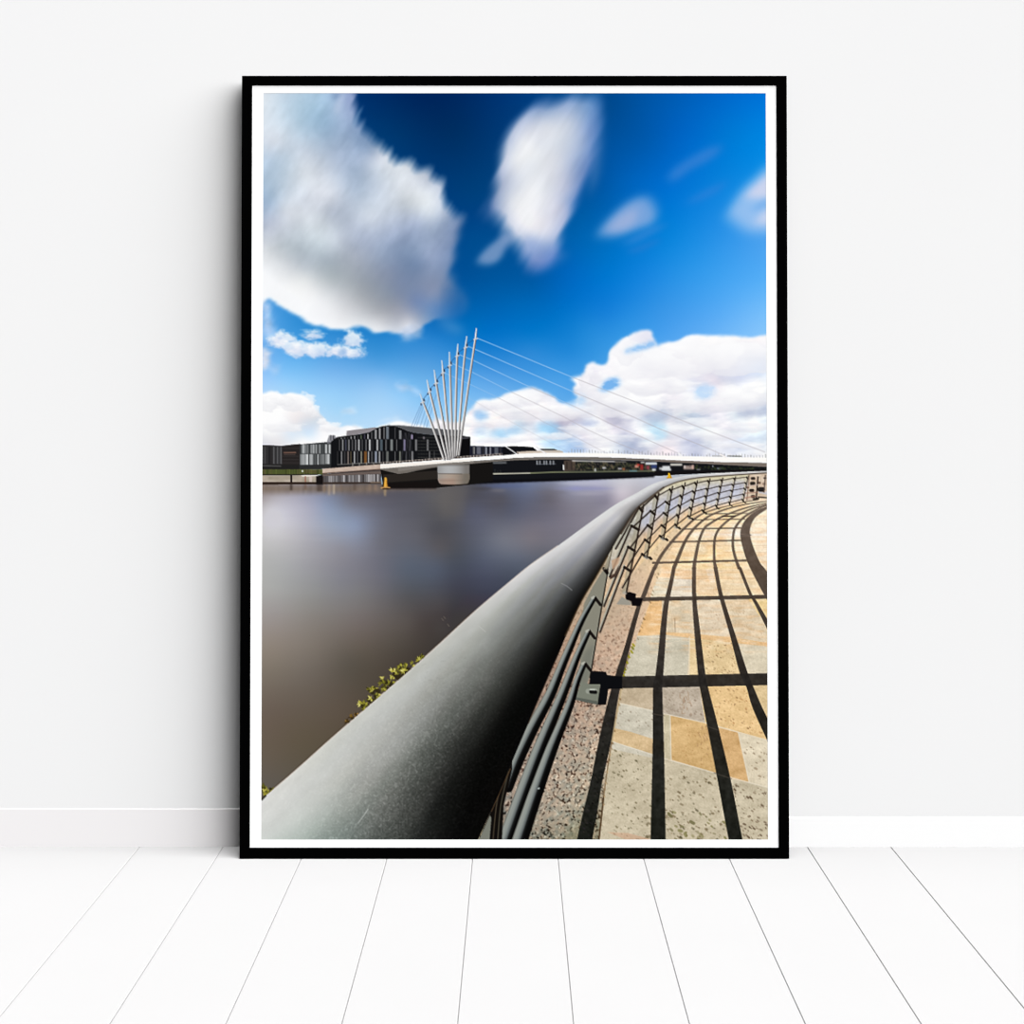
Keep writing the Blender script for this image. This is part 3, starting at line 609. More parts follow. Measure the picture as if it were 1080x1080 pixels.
line([(566, 491.5), (586, 491)], .8, (110, 115, 124), .7); line([(495, 501.9), (520, 501.5), (560, 500.7)], 1.5, (168, 166, 152)); line([(560, 500.7), (585, 499.7), (620, 499.4), (690, 498.4)], 1.7, (104, 108, 84), .95)
poly([(595, 487.5), (607, 486.8), (607, 498), (595, 499)], (88, 74, 64), .75); line([(594.4, 492.5), (594.6, 497)], 1.3, (225, 225, 222)); line([(598, 489), (598, 496)], 1, (40, 34, 32)); line([(603, 489), (603, 497)], 1, (44, 38, 34))
line([(604, 487.8), (648, 488.6)], 1.4, (226, 222, 218), .8); line([(649, 488.8), (660, 489)], 1.2, (190, 180, 168), .6)
for x, y, w, h, c in ((637.3, 495.2, 3.6, 1.6, (235, 235, 238)), (654, 496, 4, 1.6, (205, 205, 210)), (628, 497.4, 2, 3, (190, 192, 186)), (671.5, 493.5, 4, 3, (214, 150, 130)), (673.5, 492, 3, 2.2, (190, 60, 52)), (677, 494.5, 3.4, 6, (150, 44, 42)), (683.5, 495, 3, 4, (150, 70, 80)), (687, 490.6, 12, 2.2, (236, 240, 246)),
                      (690, 493.8, 6, 3.4, (52, 66, 118)), (690, 497.2, 4, 2.2, (236, 238, 240)), (668, 498.4, 8, 1, (110, 160, 175)), (697.5, 496, 4, 2.4, (205, 205, 208)), (703, 494.6, 8, 3, (238, 240, 242)), (703, 497, 10, 2.4, (228, 230, 232)), (658, 496.5, 3, 2.6, (150, 92, 62)), (678, 489.6, 4, 1.4, (240, 236, 230)),
                      (713.5, 491.8, 12.5, 1.9, (246, 242, 232)), (726, 495, 10, 4, (170, 150, 142)), (731, 494.4, 2.4, 4.4, (214, 178, 164)), (722.5, 494, 1.4, 3, (228, 220, 216)), (728, 493, 1.2, 3, (96, 80, 78)), (737, 497, 4, 1.4, (150, 152, 150)), (760, 495.8, 7, 1.6, (132, 142, 150)), (752, 493.6, 1.4, 2, (170, 176, 186))):
    poly([(x - w / 2, y - h / 2), (x + w / 2, y - h / 2), (x + w / 2, y + h / 2), (x - w / 2, y + h / 2)], c, .9)
for k in range(120):
    x = 706 + 104 * r2.rand(); y = np.interp(x, (706, 809), (491, 496)) + 4 * r2.rand()
    if not (707 < x < 733):
        line([(x, y), (x + 1.5 * r2.rand(), y + .8 * r2.rand())], 1.3, ((52, 62, 36), (38, 46, 36), (70, 80, 44), (28, 32, 32))[r2.randint(4)], .8)
blend(mask([(600, 486), (815, 488), (815, 499), (600, 500)]) * .55, gauss(img, .8)[:])
poly([(690, 499.4), (735, 498), (815, 496.5), (815, 499), (750, 501), (715, 502.4), (690, 504)], (20, 18, 20))
# ---- footbridge deck
poly([(340, 496.2), (350, 495.4), (370, 493.8), (401.5, 491.4), (401.5, 496.8), (370, 498.6), (350, 500.4), (340, 501.4)], (206, 186, 172))
blend(mask([(343, 496.2), (401.5, 491.4), (401.5, 496.8), (343, 501)]) * .3 * vnoise(3, 2, 141), (150, 125, 110)); line([(340, 501), (401, 496.6)], .9, (84, 62, 52), .8)
TOP = [(401, 491.2), (420, 489.8), (440, 488.4), (470, 486), (500, 483.8), (520, 482.4), (545, 480.3), (575, 479.2), (610, 479.2), (650, 479.9), (690, 481.7), (720, 482.6), (760, 483.6), (815, 484.6)]
BOT = [(401, 496.2), (420, 494.6), (440, 492.9), (470, 490), (500, 487.9), (520, 486.4), (545, 484.4), (575, 483.6), (610, 483.5), (650, 484.3), (690, 486), (720, 487.5), (760, 489), (815, 490)]
UND = [(401, 497), (420, 501.6), (430, 500.4), (440, 498), (455, 495.4), (470, 493.4), (495, 491.2), (520, 488.8), (545, 487.2), (575, 486.4), (610, 486.4), (650, 487.2), (690, 488.4), (720, 489.6), (760, 491.8), (815, 494.6)]
poly([(401, 496), (461, 490), (496, 489), (520, 489), (520, 509), (497, 512.6), (463, 516), (404, 516)], (22, 20, 19))
poly([(404, 502.4), (461, 498), (461, 507), (404, 511)], (46, 41, 37), .8); poly([(404, 512), (461, 510), (461, 516), (404, 516)], (22, 18, 17), .9)
band(BOT, UND, (112, 106, 100)); band([(420, 495), (440, 493), (470, 490.4), (500, 488.4)], [(420, 499), (440, 496), (470, 492.4), (500, 489.8)], (140, 134, 128), .6)
band([(690, 486.4), (760, 489.2), (815, 490.2)], [(690, 488.4), (760, 491.8), (815, 494.6)], (124, 112, 104), .8)
band(TOP, BOT, (254, 251, 247), 1)
band([(401, 492), (440, 490), (500, 486)], [(401, 496.2), (440, 492.9), (500, 487.9)], (238, 226, 214), .5)
r = np.array(TOP)
for x in np.arange(402, 545, 3.4):
    y = np.interp(x, r[:, 0], r[:, 1]); line([(x, y - .6), (x + 2, y - .75)], 1.3, (78, 66, 60), .8); line([(x + 2.6, y - 1.6), (x + 2.6, y)], .8, (225, 215, 205), .8)
line([(401, 489.6), (440, 486.8), (500, 482.2), (545, 478.8)], .7, (190, 176, 166), .7)
poly([(530, 473.2), (545, 472.4), (562, 473.6), (566, 477), (545, 478), (545, 480.4), (530, 482)], (17, 18, 23))
line([(534, 473), (540, 477), (545, 480.6)], 1.2, (236, 236, 238)); line([(566, 473.4), (571, 477), (576, 480)], 1.3, (236, 236, 238))
line([(627, 479.6), (631, 478), (640, 476.4)], 1, (240, 240, 242), .6); line([(716, 480), (719, 482.6)], 1.6, (244, 244, 244)); line([(760, 481), (766, 484)], 1.6, (244, 240, 238))
# pier
PIER = [(461.2, 492.8), (495, 491.4), (495.4, 507), (494, 511), (491, 513), (466, 513.2), (463, 511), (461.6, 507.5)]
m = mask(PIER)
u = np.clip((GX - 461) / 34.5, 0, 1)[..., None]
top = np.array([150, 150, 150]) * (1 - u) + np.array([120, 116, 112]) * u + np.array([38, 40, 42]) * np.sin(np.pi * np.clip(u * 1.15, 0, 1))
low = np.array([150, 145, 139]) * (1 - u) + np.array([112, 104, 94]) * u + np.array([34, 24, 18]) * np.sin(np.pi * np.clip(u * 1.2, 0, 1))
v = np.clip((GY - 500.5) / 1.5, 0, 1)[..., None]
blend(m, (top * (1 - v) + low * v) / 255)
blend(m * np.clip((GY - 505.5) / 2, 0, 1) * np.clip((482 - GX) / 4, 0, 1) * .35, (160, 124, 108)); blend(m * np.clip((494 - GY) / 2.5, 0, 1) * .7, (84, 82, 78))
line([(461.5, 501.3), (487, 501.6)], .8, (88, 84, 80), .8); line([(464, 508.6), (492, 508.4)], .6, (120, 104, 92), .7); line([(464, 513), (480, 513.6), (495, 512.4)], 1.2, (30, 24, 22), .9)
# masts
MAST = [[(502.6, 348), (501.6, 358), (498.2, 381), (494.2, 408), (490.6, 434), (487, 458), (484, 481)], [(492.4, 356.4), (491.2, 367), (488.8, 392), (486.5, 425), (484.4, 452), (482, 481.5)], [(483, 364.6), (482.3, 376), (481.5, 400), (480.8, 430), (479.8, 483)],
        [(474.1, 373), (474.5, 386), (475.2, 410), (476, 435), (477.8, 484)], [(466, 382), (467.2, 394), (469.2, 415), (471.4, 440), (475.8, 485)], [(458, 392), (459.9, 405), (463, 424), (466.2, 440), (474, 486)],
        [(450.4, 402.6), (452.9, 414), (457.6, 432), (461, 446), (471.6, 486)], [(443.4, 417.6), (445.8, 425), (449, 433), (456.4, 452), (468.4, 486.4)]]
for k in range(7):
    a, b = MAST[k][1], MAST[k + 1][1]
    line([(a[0] - .5, a[1] + 1), (b[0] + .8, b[1] - 2.5)], .7, (40, 70, 120), .75)
for k, p in enumerate(MAST):
    q = np.array(p); w = np.interp(q[:, 1], [q[0, 1], q[0, 1] + 8, q[0, 1] + 10, 440, 486], [1.0, 1.6, 2.2, 2.5, 2.6])
    line(np.hstack([q, w[:, None]]), 0, None, 1, 4, ramp=[(0, 226, 226, 226), (.35, 214, 212, 210), (.6, 150, 146, 144), (1, 78, 76, 80)])
    line(q[:2], 1.2, (205, 228, 248), .75)
    x, y = q[1]
    line([(x - 1.6, y + 1.6), (x + 1.6, y + .4)], 1.5, (205, 205, 208), .9)
    if k:
        line([(x + 1.3, y - 2.2), (x + 1.5, y - .8)], 1.5, (45, 52, 70), .9)
    if k > 2:
        line([(x - 1.7, y + 2.6), (x - 1.6, y + 3.6)], 1.4, (58, 62, 78), .8)
# buoys
line([(406.6, 506.5), (406.8, 509, ), (406.6, 515)], 2.6, (222, 166, 62)); poly([(405.9, 506.4), (407.4, 506.4), (408.8, 515.6), (404.4, 515.6)], (226, 168, 66)); line([(407.8, 509), (408.4, 515)], .9, (150, 95, 30), .8)
line([(402, 516.4), (406, 515.6), (411, 516)], 1.3, (196, 150, 92), .9); line([(404, 517.6), (409, 517.4)], 1, (60, 40, 22), .9); blend(mask([(404.6, 518), (407.4, 518), (407, 525), (405, 525)], 0, .7) * .6, (190, 162, 118))
poly([(705.2, 500.6), (706.4, 500.6), (708.6, 505.6), (703.8, 505.6)], (226, 178, 42)); line([(703.6, 505.8), (708.4, 505.8)], 1.1, (206, 150, 30)); line([(707.2, 503), (708, 505.4)], .8, (150, 100, 20), .8)

# ---- quayside: granite kerb and stone paving
EDGE_R = [(500, 893), (504, 885.5), (517.8, 855.5), (529, 831), (540, 804), (557, 764), (572, 729), (588.5, 692), (601.6, 661), (613, 636.5), (628, 611), (641, 588.4), (655, 564), (671, 539), (682.6, 528.6), (697.6, 517), (715, 509.4), (736, 505.4), (771, 502.6), (815, 500.2)]
EDGE_L = [(268, 850), (276, 843.2), (285, 836), (300, 823.4), (320, 806), (348, 781), (400, 736), (453, 690), (500, 647), (536, 616.6), (560, 597), (588, 577.6), (619, 555), (649, 534), (671, 522), (690, 511.6), (713, 505.3), (736, 502), (771, 499.9), (815, 498.1)]
er = spline(EDGE_R, 5)
ground = np.vstack([er, [(815, 893)]])
poly(ground, (232, 205, 168))
JOINT = [(630, 893), (631.5, 885.7), (636.5, 840), (641, 808), (646, 778), (652, 744), (657, 716), (664, 690), (670, 678), (677, 658), (685, 636), (689.5, 617), (697.6, 600), (705, 586), (714, 571), (724, 558), (737, 546), (755, 537), (775, 531), (815, 526)]
jt = spline(JOINT, 5)
STONES = [  # outline, colour, speckle
    ([(560, 893), (645, 783), (687.5, 796), (700.4, 801), (753.7, 815.7), (770, 822), (789.5, 826.3), (815, 833), (815, 893)], (206, 193, 165), 0),
    ([(640, 790), (651, 742.5), (687.5, 750), (700, 754), (700, 803)], (208, 201, 182), 0), ([(640, 769.5), (647.5, 769), (665, 773), (690, 781), (706, 786), (706, 803), (687.5, 796), (645, 783)], (218, 186, 138), 0),
    ([(651, 742.5), (655, 715), (700, 715), (706, 755.6), (687.5, 750)], (200, 180, 150), 0), ([(692, 720), (742, 720), (745, 764), (706, 755.6), (692, 752)], (192, 177, 158), 1), ([(700, 754.4), (706.5, 756), (708, 802), (700, 801)], (208, 196, 164), 0),
    ([(706.5, 755.8), (744.4, 763.4), (757, 768), (769, 821.7), (753.7, 815.7), (707.6, 802)], (222, 181, 120), 0), ([(736, 715), (795, 713), (812, 775), (812, 783), (778, 773.6), (744, 765)], (241, 202, 142), 2), ([(790, 713), (815, 713), (815, 762), (800, 760)], (232, 203, 152), 1),
    ([(756, 768.5), (778.2, 773.8), (789.6, 825.4), (769, 821.4)], (222, 177, 118), 0), ([(778.4, 773.8), (815, 783.5), (815, 833), (789.6, 826)], (228, 214, 186), 1),
    ([(655, 720), (664, 672), (692, 668), (727, 673), (725, 718)], (208, 200, 178), 0), ([(727, 672), (740, 672), (742, 718), (726, 718)], (236, 208, 156), 1), ([(734, 671), (783, 674), (792, 718), (738, 718)], (236, 206, 154), 2), ([(776, 676), (815, 682), (815, 716), (788, 716)], (226, 213, 186), 0),
    ([(664, 673), (680, 664), (735, 670), (815, 679), (815, 684), (760, 678), (700, 671)], (238, 194, 138), 0), ([(672, 672), (687, 633), (701, 633), (698, 669)], (240, 190, 128), 0), ([(698, 634), (731, 634), (734, 670), (698, 668)], (222, 204, 174), 0), ([(730, 634), (765, 634), (778, 674), (735, 670)], (229, 209, 180), 0),
    ([(762, 634), (790, 634), (812, 660), (812, 680), (776, 674)], (230, 209, 176), 1), ([(788, 632), (815, 632), (815, 660), (800, 650)], (246, 215, 152), 0), ([(684, 634), (694, 611), (707, 611), (704, 634)], (229, 220, 196), 0), ([(704, 634), (709, 611), (732, 612), (732, 634)], (230, 217, 198), 0), ([(730, 634), (731, 598), (757, 598), (762, 634)], (246, 214, 172), 0),
    ([(756, 598), (792, 598), (806, 632), (762, 633)], (249, 221, 178), 0), ([(694, 611), (702, 597), (732, 597), (732, 612)], (246, 208, 164), 0), ([(744, 602), (749, 616), (754, 616), (752, 602)], (250, 228, 200), 0)]
for pts, c, sp in STONES:
    poly(pts, c)
m = mask([(690, 602), (700, 575), (730, 540), (815, 522), (815, 602)], 0, 1)
pc = [(700, 590, 244, 208, 165), (715, 580, 246, 216, 172), (730, 582, 250, 222, 180), (745, 580, 250, 222, 176), (762, 582, 250, 218, 168), (780, 585, 252, 228, 190), (800, 575, 252, 234, 206), (808, 560, 252, 236, 212), (808, 590, 253, 230, 200), (735, 568, 253, 232, 200), (760, 568, 248, 208, 160), (750, 564, 253, 234, 206),
      (720, 568, 246, 206, 164), (770, 562, 254, 240, 222), (740, 552, 250, 222, 180), (765, 552, 248, 214, 165), (780, 545, 250, 226, 184), (800, 540, 252, 232, 200), (760, 540, 246, 212, 170), (790, 533, 244, 216, 180), (720, 555, 240, 200, 160), (808, 612, 250, 222, 185)]
blend(m, field(pc))
blend(mask([(700, 563.5), (770, 562.5), (815, 564), (815, 568), (770, 566.5), (700, 568)], 0, .8) * .6 * np.clip((GX - 715) / 20, 0, 1), (255, 244, 232))
far = mask([(684, 640), (700, 575), (730, 540), (815, 522), (815, 690), (684, 690)], 0, 2)
blend(far * .45 * np.clip(vnoise(11, 2.2, 151) * 1.8 - .8, 0, 1), (240, 186, 128)); blend(far * .5 * np.clip(vnoise(9, 2.5, 152) * 1.8 - .8, 0, 1), (255, 240, 214))
for y, a in ((577, .35), (584, .3), (603, .3), (611.5, .45), (623, .3), (553.5, .3)):
    line([(690, y + 1), (809, y)], .8, (214, 168, 120), a)
stone = mask(np.vstack([jt, [(815, 893)]]))
toned = img * .88 + (img.mean(-1, keepdims=True) * np.array([1.03, 1.0, .93])) * .12
blend(stone * np.clip((GY - 560) / 60, 0, 1), toned * .985)
img += ((fbm(7, 5, 161, 10, 4) - .5) * .12 + (vnoise(1.1, 1.1, 162) - .5) * .07 + (fbm(26, 8, 163, 12, 3) - .5) * .10)[..., None] * stone[..., None]
for a, b in (((651, 742.5), (745, 764)), ((745, 764), (812, 782.5)), ((645, 783), (700, 801)), ((700, 801), (789, 826)), ((789, 826), (815, 833)), ((706.6, 755.8), (707.6, 802)), ((778.4, 774), (789.6, 826)), ((727.2, 673), (726.6, 714)), ((664, 672), (735, 676))):
    line([a, b], 1.0, (232, 224, 205), .75)
line([(711.6, 654), (712.2, 668)], .7, (120, 95, 75), .7)
for k in range(26):                                     # brown veins in the stones
    x, y = (716 + 14 * r2.rand(), 730 + 25 * r2.rand()) if k < 13 else (735 + 12 * r2.rand(), 765 + 42 * r2.rand())
    line([(x, y), (x + 3 * (r2.rand() - .5), y + 3.5 * r2.rand()), (x + 4 * (r2.rand() - .3), y + 5 * r2.rand() + 1)], .9, (150, 112, 82), .4)
def specks(poly_pts, n, c, smin, smax, alpha=.8, seed=1):
    q = np.random.RandomState(seed); P = np.array(poly_pts, float); k = 0; t = 0
    while k < n and t < n * 30:
        t += 1
        x = P[:, 0].min() + q.rand() * np.ptp(P[:, 0]); y = P[:, 1].min() + q.rand() * np.ptp(P[:, 1])
        c_ = False
        for i in range(len(P)):
            x0, y0 = P[i]; x1, y1 = P[i - 1]
            if (y0 > y) != (y1 > y) and x < (x1 - x0) * (y - y0) / (y1 - y0) + x0:
                c_ = not c_
        if not c_:
            continue
        k += 1; s = smin + (smax - smin) * q.rand() ** 2
        dx, dy = s * (.3 + .7 * q.rand()), s * (.2 + .6 * q.rand())
        line([(x - dx * .5, y - dy * .5), (x + dx * .5, y + dy * .5)], s, c if np.ndim(c) == 1 else c[q.randint(len(c))], alpha * (.5 + .5 * q.rand()))


specks([(636, 886), (640, 800), (646, 786), (688, 799), (688, 886)], 120, ((110, 100, 72), (90, 84, 58)), .6, 1.7, .8, 2)
specks([(701, 886), (701, 805), (753, 818), (768, 886)], 130, ((112, 98, 72), (74, 68, 46), (128, 112, 84)), .7, 2.2, .85, 3)
specks([(702, 886), (702, 855), (768, 862), (769, 886)], 26, ((110, 106, 56), (92, 88, 50)), 1.6, 3.6, .7, 4)
specks([(770, 824), (809, 834), (809, 886), (784, 886)], 95, ((90, 72, 54), (130, 112, 88)), .7, 2.1, .85, 5)
specks([(780, 778), (809, 786), (809, 830), (791, 825)], 24, ((110, 90, 66), (150, 130, 104)), .8, 2.2, .75, 6)
specks([(748, 728), (788, 727), (806, 778), (759, 767)], 110, ((150, 108, 66), (120, 84, 52), (190, 140, 90)), .5, 1.5, .7, 7)
specks([(746, 678), (776, 680), (787, 712), (744, 712)], 80, ((130, 104, 72), (160, 124, 84)), .6, 1.5, .7, 8)
specks([(700, 728), (738, 728), (743, 760), (702, 752)], 40, ((140, 120, 102), (120, 100, 84)), .7, 2.2, .55, 9)
specks([(655, 750), (688, 754), (688, 772), (650, 766)], 22, ((120, 104, 84),), .6, 1.6, .6, 10)
specks([(709, 757), (742, 766), (752, 812), (709, 800)], 30, ((170, 120, 70),), .6, 1.4, .5, 11)
specks([(740, 640), (770, 640), (780, 672), (742, 668)], 50, ((196, 160, 126), (170, 140, 110)), .5, 1.3, .55, 12)
specks([(776, 640), (806, 660), (806, 676), (782, 672)], 30, ((180, 146, 112),), .5, 1.3, .55, 13)
specks([(676, 889), (676, 862), (688, 862), (688, 889)], 10, ((88, 76, 50),), 1.5, 3, .7, 14)
poly([(640, 878), (662, 879), (688, 886), (660, 886)], (206, 150, 118), .4)

# granite kerb
kerb = np.vstack([er, jt[::-1]])
gm = mask(kerb)
base = field([(560, 880, 148, 138, 122), (600, 870, 166, 154, 134), (600, 800, 184, 164, 145), (625, 780, 190, 168, 148), (570, 830, 174, 156, 139), (590, 730, 168, 140, 122), (640, 690, 206, 174, 150), (655, 650, 208, 178, 152), (640, 640, 198, 172, 146), (672, 610, 222, 190, 160), (610, 660, 196, 164, 138), (660, 575, 200, 178, 150), (690, 590, 238, 206, 168), (705, 570, 240, 208, 170), (725, 552, 240, 208, 172), (690, 540, 190, 180, 180), (610, 890, 140, 132, 110)])
n1 = .6 * vnoise(2.2, 1.7, 171, 33) + .4 * vnoise(1.5, 1.5, 174, 71) + .03
n2 = .62 * vnoise(2.3, 1.8, 172, 57) + .38 * vnoise(1.4, 1.4, 175, 18) + .05
n3 = vnoise(3.6, 3.0, 173, 40)
big = np.clip((GY - 610) / 170, .22, 1)[..., None]
g = base + (np.clip((n1 - .62) * 3.2, 0, 1)[..., None] * np.array([.20, .20, .19]) - np.clip((n2 - .60) * 3.4, 0, 1)[..., None] * np.array([.50, .50, .46]) + (n3[..., None] - .5) * np.array([.20, .12, .08])) * big
blend(gm, np.clip(g * np.array([.965, .985, .985]), 0, 1))
blend(mask([(590, 889), (612, 860), (612, 889)], 0, 4) * .45, (132, 130, 100))
# pavement joint: grit and moss
line(JOINT[1:8], 1.3, (120, 96, 66), .8, 5); line([(631.3, 886), (634, 862), (636.5, 840)], 1.6, (70, 50, 30), .9)
line([(645, 783), (652, 744), (658, 716)], 2.2, (206, 186, 146), .6)
for k in range(70):
    t = r2.rand(); i = int(t * (len(jt) - 1) * .62); x, y = jt[i]
    line([(x + 2 * r2.rand() - .5, y), (x + 2 * r2.rand(), y + 1.5)], 1.2, ((130, 98, 62), (220, 190, 146), (110, 84, 52))[r2.randint(3)], .45)
for x, y in ((668, 681), (667, 684), (666, 688), (663, 693), (659, 706), (658, 709), (657.6, 713), (661, 699)):
    line([(x - .6, y), (x + .8, y + 2)], 2, ((150, 142, 28), (120, 118, 24))[r2.randint(2)], .85)

# shadows of the railing that the photograph holds
def sh(y):
    return (np.interp(y, (540, 600, 650, 720, 800, 886), (98, 86, 60, 38, 29, 22)), np.interp(y, (540, 600, 650, 720, 800, 886), (84, 72, 52, 35, 29, 24)), np.interp(y, (540, 600, 650, 720, 800, 886), (74, 62, 46, 33, 26, 20)))


DARK = np.stack(sh(GY), -1) / 255 + ((fbm(5, 5, 181, 0, 3) - .5) * .10)[..., None]
def shade(l, r_, alpha=.96, smooth=4):
    a, b = spline(l, smooth), spline(r_, smooth)
    p = np.vstack([a, b[::-1]]); sl = box(p[:, 0].min(), p[:, 1].min(), p[:, 0].max(), p[:, 1].max())
    blend(inside(p, sl) * alpha, DARK[sl], sl)


def shadeline(pts, w, alpha=.92):
    p = spline(pts, 5); n = np.zeros((len(p), 2)); d = np.gradient(p[:, :2], axis=0); d /= np.linalg.norm(d, axis=1)[:, None] + 1e-9
    n[:, 0], n[:, 1] = -d[:, 1], d[:, 0]
    ww = (p[:, 2] if p.shape[1] > 2 else np.full(len(p), w))[:, None] / 2
    q = np.vstack([p[:, :2] + n * ww, (p[:, :2] - n * ww)[::-1]]); sl = box(q[:, 0].min(), q[:, 1].min(), q[:, 0].max(), q[:, 1].max())
    blend(inside(q, sl) * alpha, DARK[sl], sl)


shade([(688.4, 600), (681.4, 617), (676, 631), (670, 645), (658, 685.6), (648.5, 714.6), (638, 752.5), (630, 789), (622.5, 825), (615, 856), (606.5, 893)], [(692.4, 600), (686, 617), (681.4, 630), (676, 641), (665, 682), (656.6, 714.6), (651, 742), (645, 780), (635, 825), (630, 855), (623, 893)])
shadeline([(690, 602, 4), (697, 588.4, 3.4), (707.4, 574.5, 3), (717.8, 563, 2.6), (730.5, 551, 2.2), (742, 543, 1.9), (757, 538, 1.7), (771, 534.4, 1.5), (785, 531.2, 1.2), (800, 529, 1)], 0)
shade([(709, 600), (706, 614), (702.2, 629), (699.6, 640), (697, 660), (694, 690), (691, 714), (688.6, 728), (688, 790), (685.5, 893)], [(712.8, 600), (710.4, 614), (707.2, 629), (705, 640), (703, 660), (701, 690), (699.3, 714), (698.4, 728), (700.2, 800), (701.8, 893)])
shadeline([(710.6, 601, 4.2), (714, 593, 3.9), (722.6, 572.8, 3.2), (732, 559.4, 2.7), (745.6, 547.6, 2.2), (757, 542, 1.9), (770, 537.6, 1.6), (787, 533.6, 1.3), (809, 530.4, 1)], 0)
shade([(730, 600), (730, 632), (732, 665), (736, 713), (738, 727), (745.5, 766), (754.8, 815), (769.4, 893)], [(734, 600), (734.4, 632), (738.6, 669), (743.8, 712), (746.7, 727), (757, 767), (770, 822), (784, 893)])
shadeline([(732, 602, 4), (733, 593, 3.5), (737.2, 572.8, 3), (742.7, 559.4, 2.6), (749, 554, 2.4), (758, 548.6, 2.1), (769, 543.6, 1.8), (783, 538.6, 1.6), (797, 534.8, 1.3), (809, 532.4, 1)], 0)
shade([(752.5, 600), (758.3, 630), (769.9, 672), (780.3, 712), (787, 726), (794, 749), (813, 791)], [(756.6, 600), (762.6, 630), (776.8, 675), (788.4, 711), (794.5, 726), (803, 746), (813, 766)])
shadeline([(755, 602, 4), (753.4, 592, 3), (753.6, 573, 2.7), (756.4, 563, 2.5), (763, 555, 2.4), (772, 548, 2.1), (781, 543.6, 1.9), (793, 538.4, 1.6), (809, 533.8, 1.2)], 0)
shade([(778.4, 600), (789.5, 628), (795, 637), (813, 673)], [(781.8, 600), (793.4, 629), (798, 635.6), (813, 661)])
shadeline([(780, 602, 3.6), (776.6, 593, 3), (773.2, 579, 2.8), (773.8, 564, 2.6), (777, 556, 2.5), (784, 548, 2.3), (793, 542, 2), (805, 536, 1.6), (812, 534, 1.4)], 0)
shade([(812, 534.6), (797.6, 540.6), (788.4, 547.6), (782.8, 556), (781, 565), (782.6, 576), (788.2, 594), (798.4, 615), (806, 629), (813, 641)], [(812, 536.8), (798, 546.4), (792.6, 554.8), (791, 564), (794, 577), (801, 594), (806, 600.6), (814, 611), (818, 618), (820, 622)])
line([(781.4, 565.5), (791.4, 566.5)], 2, (165, 140, 128), .35)
for a, b, t0, t1 in (((640, 721.5), (813, 717.6), 12.5, 12.6), ((664, 634), (813, 631), 4, 4.2), ((688, 595.4), (788, 592.8), 2.2, 2), ((706, 573.4), (783, 571.6), 1.7, 1.5), ((719, 559.8), (782, 558.6), 1.5, 1.3), ((732, 550), (786, 549.2), 1.2, 1), ((744, 543.8), (790, 543), 1, .8)):
    shadeline([a + (t0,), ((a[0] + b[0]) / 2, (a[1] + b[1]) / 2, (t0 + t1) / 2), b + (t1,)], 0, .94)
line([(762, 546.4), (775.6, 546.2)], 1.4, (58, 46, 40), .9)
for a, b in (((688, 754), (700, 756)), ((745, 767), (757, 771)), ((753, 816), (771, 822)), ((782, 566), (792, 566))):
    line([a, b], 1.2, (78, 70, 62), .55)
# hollow sparkle in the kerb shadow
specks([(640, 750), (648, 750), (625, 886), (610, 886)], 70, ((60, 54, 50), (8, 8, 8), (44, 40, 44)), .8, 1.8, .7, 15)

# ---- balustrade seen through towards the water
through = np.vstack([spline([(641, 588.4), (655, 564), (671, 539), (682.6, 528.6), (697.6, 517), (715, 509.4), (736, 505.4), (771, 502.6), (792, 501.4)], 5), [(786, 531), (770, 534.6), (756, 537.5), (742.7, 542), (728, 548), (713.7, 558), (700, 570), (682.6, 589.5), (663, 610), (636, 640)]])
TH = []
for (tx, ty), (bx, by) in (((650, 580), (640, 640)), ((677, 538), (661, 627)), ((694, 522), (682, 589)), ((709, 515), (699.5, 570)), ((722.6, 511), (713.7, 558)), ((735.6, 509), (728, 548)), ((749, 507), (742.6, 542)), ((762, 506), (756, 537.6)), ((776, 505), (770, 534.6)), ((789, 504), (784, 531))):
    near = tx < 690
    for f, c in ((.06, (196, 190, 174)), (.26, (172, 168, 160) if near else (182, 181, 190)), (.46, (186, 172, 150) if near else (184, 184, 194)), (.64, (206, 178, 148) if tx < 712 else (190, 189, 196)), (.80, (216, 188, 154) if tx < 750 else (200, 200, 206)), (.97, (226, 194, 156))):
        TH.append((tx + (bx - tx) * f - 6, ty + (by - ty) * f + 2) + c)
blend(mask(through, 0, .5), np.clip(field(TH) * 1.04 + ((vnoise(2.2, 2.2, 191) - .5) * .10)[..., None], 0, 1))
poly([(792, 502), (812, 501), (812, 527), (798, 528), (786, 530.5)], (206, 182, 158))
blend(mask([(786, 502), (812, 501), (812, 530), (786, 530)], 0, .6) * .5 * vnoise(3.5, 3, 195), (238, 226, 206))
for x, y, rr, c in ((794.4, 506.4, 3, (30, 24, 22)), (794, 511.6, 3.6, (24, 20, 18)), (793, 519, 3.4, (30, 22, 20)), (794.4, 525.4, 3, (40, 28, 24)), (803, 518, 5, (16, 14, 16)), (801, 511, 2.2, (90, 66, 56)), (807, 506, 2, (70, 60, 56)), (800.6, 505, 2, (200, 180, 160)), (788.8, 516, 2, (96, 70, 58)), (806, 512, 2.4, (150, 128, 112)), (809, 521, 2.4, (214, 208, 214))):
    line([(x - rr * .3, y), (x + rr * .3, y)], rr, c, .9)
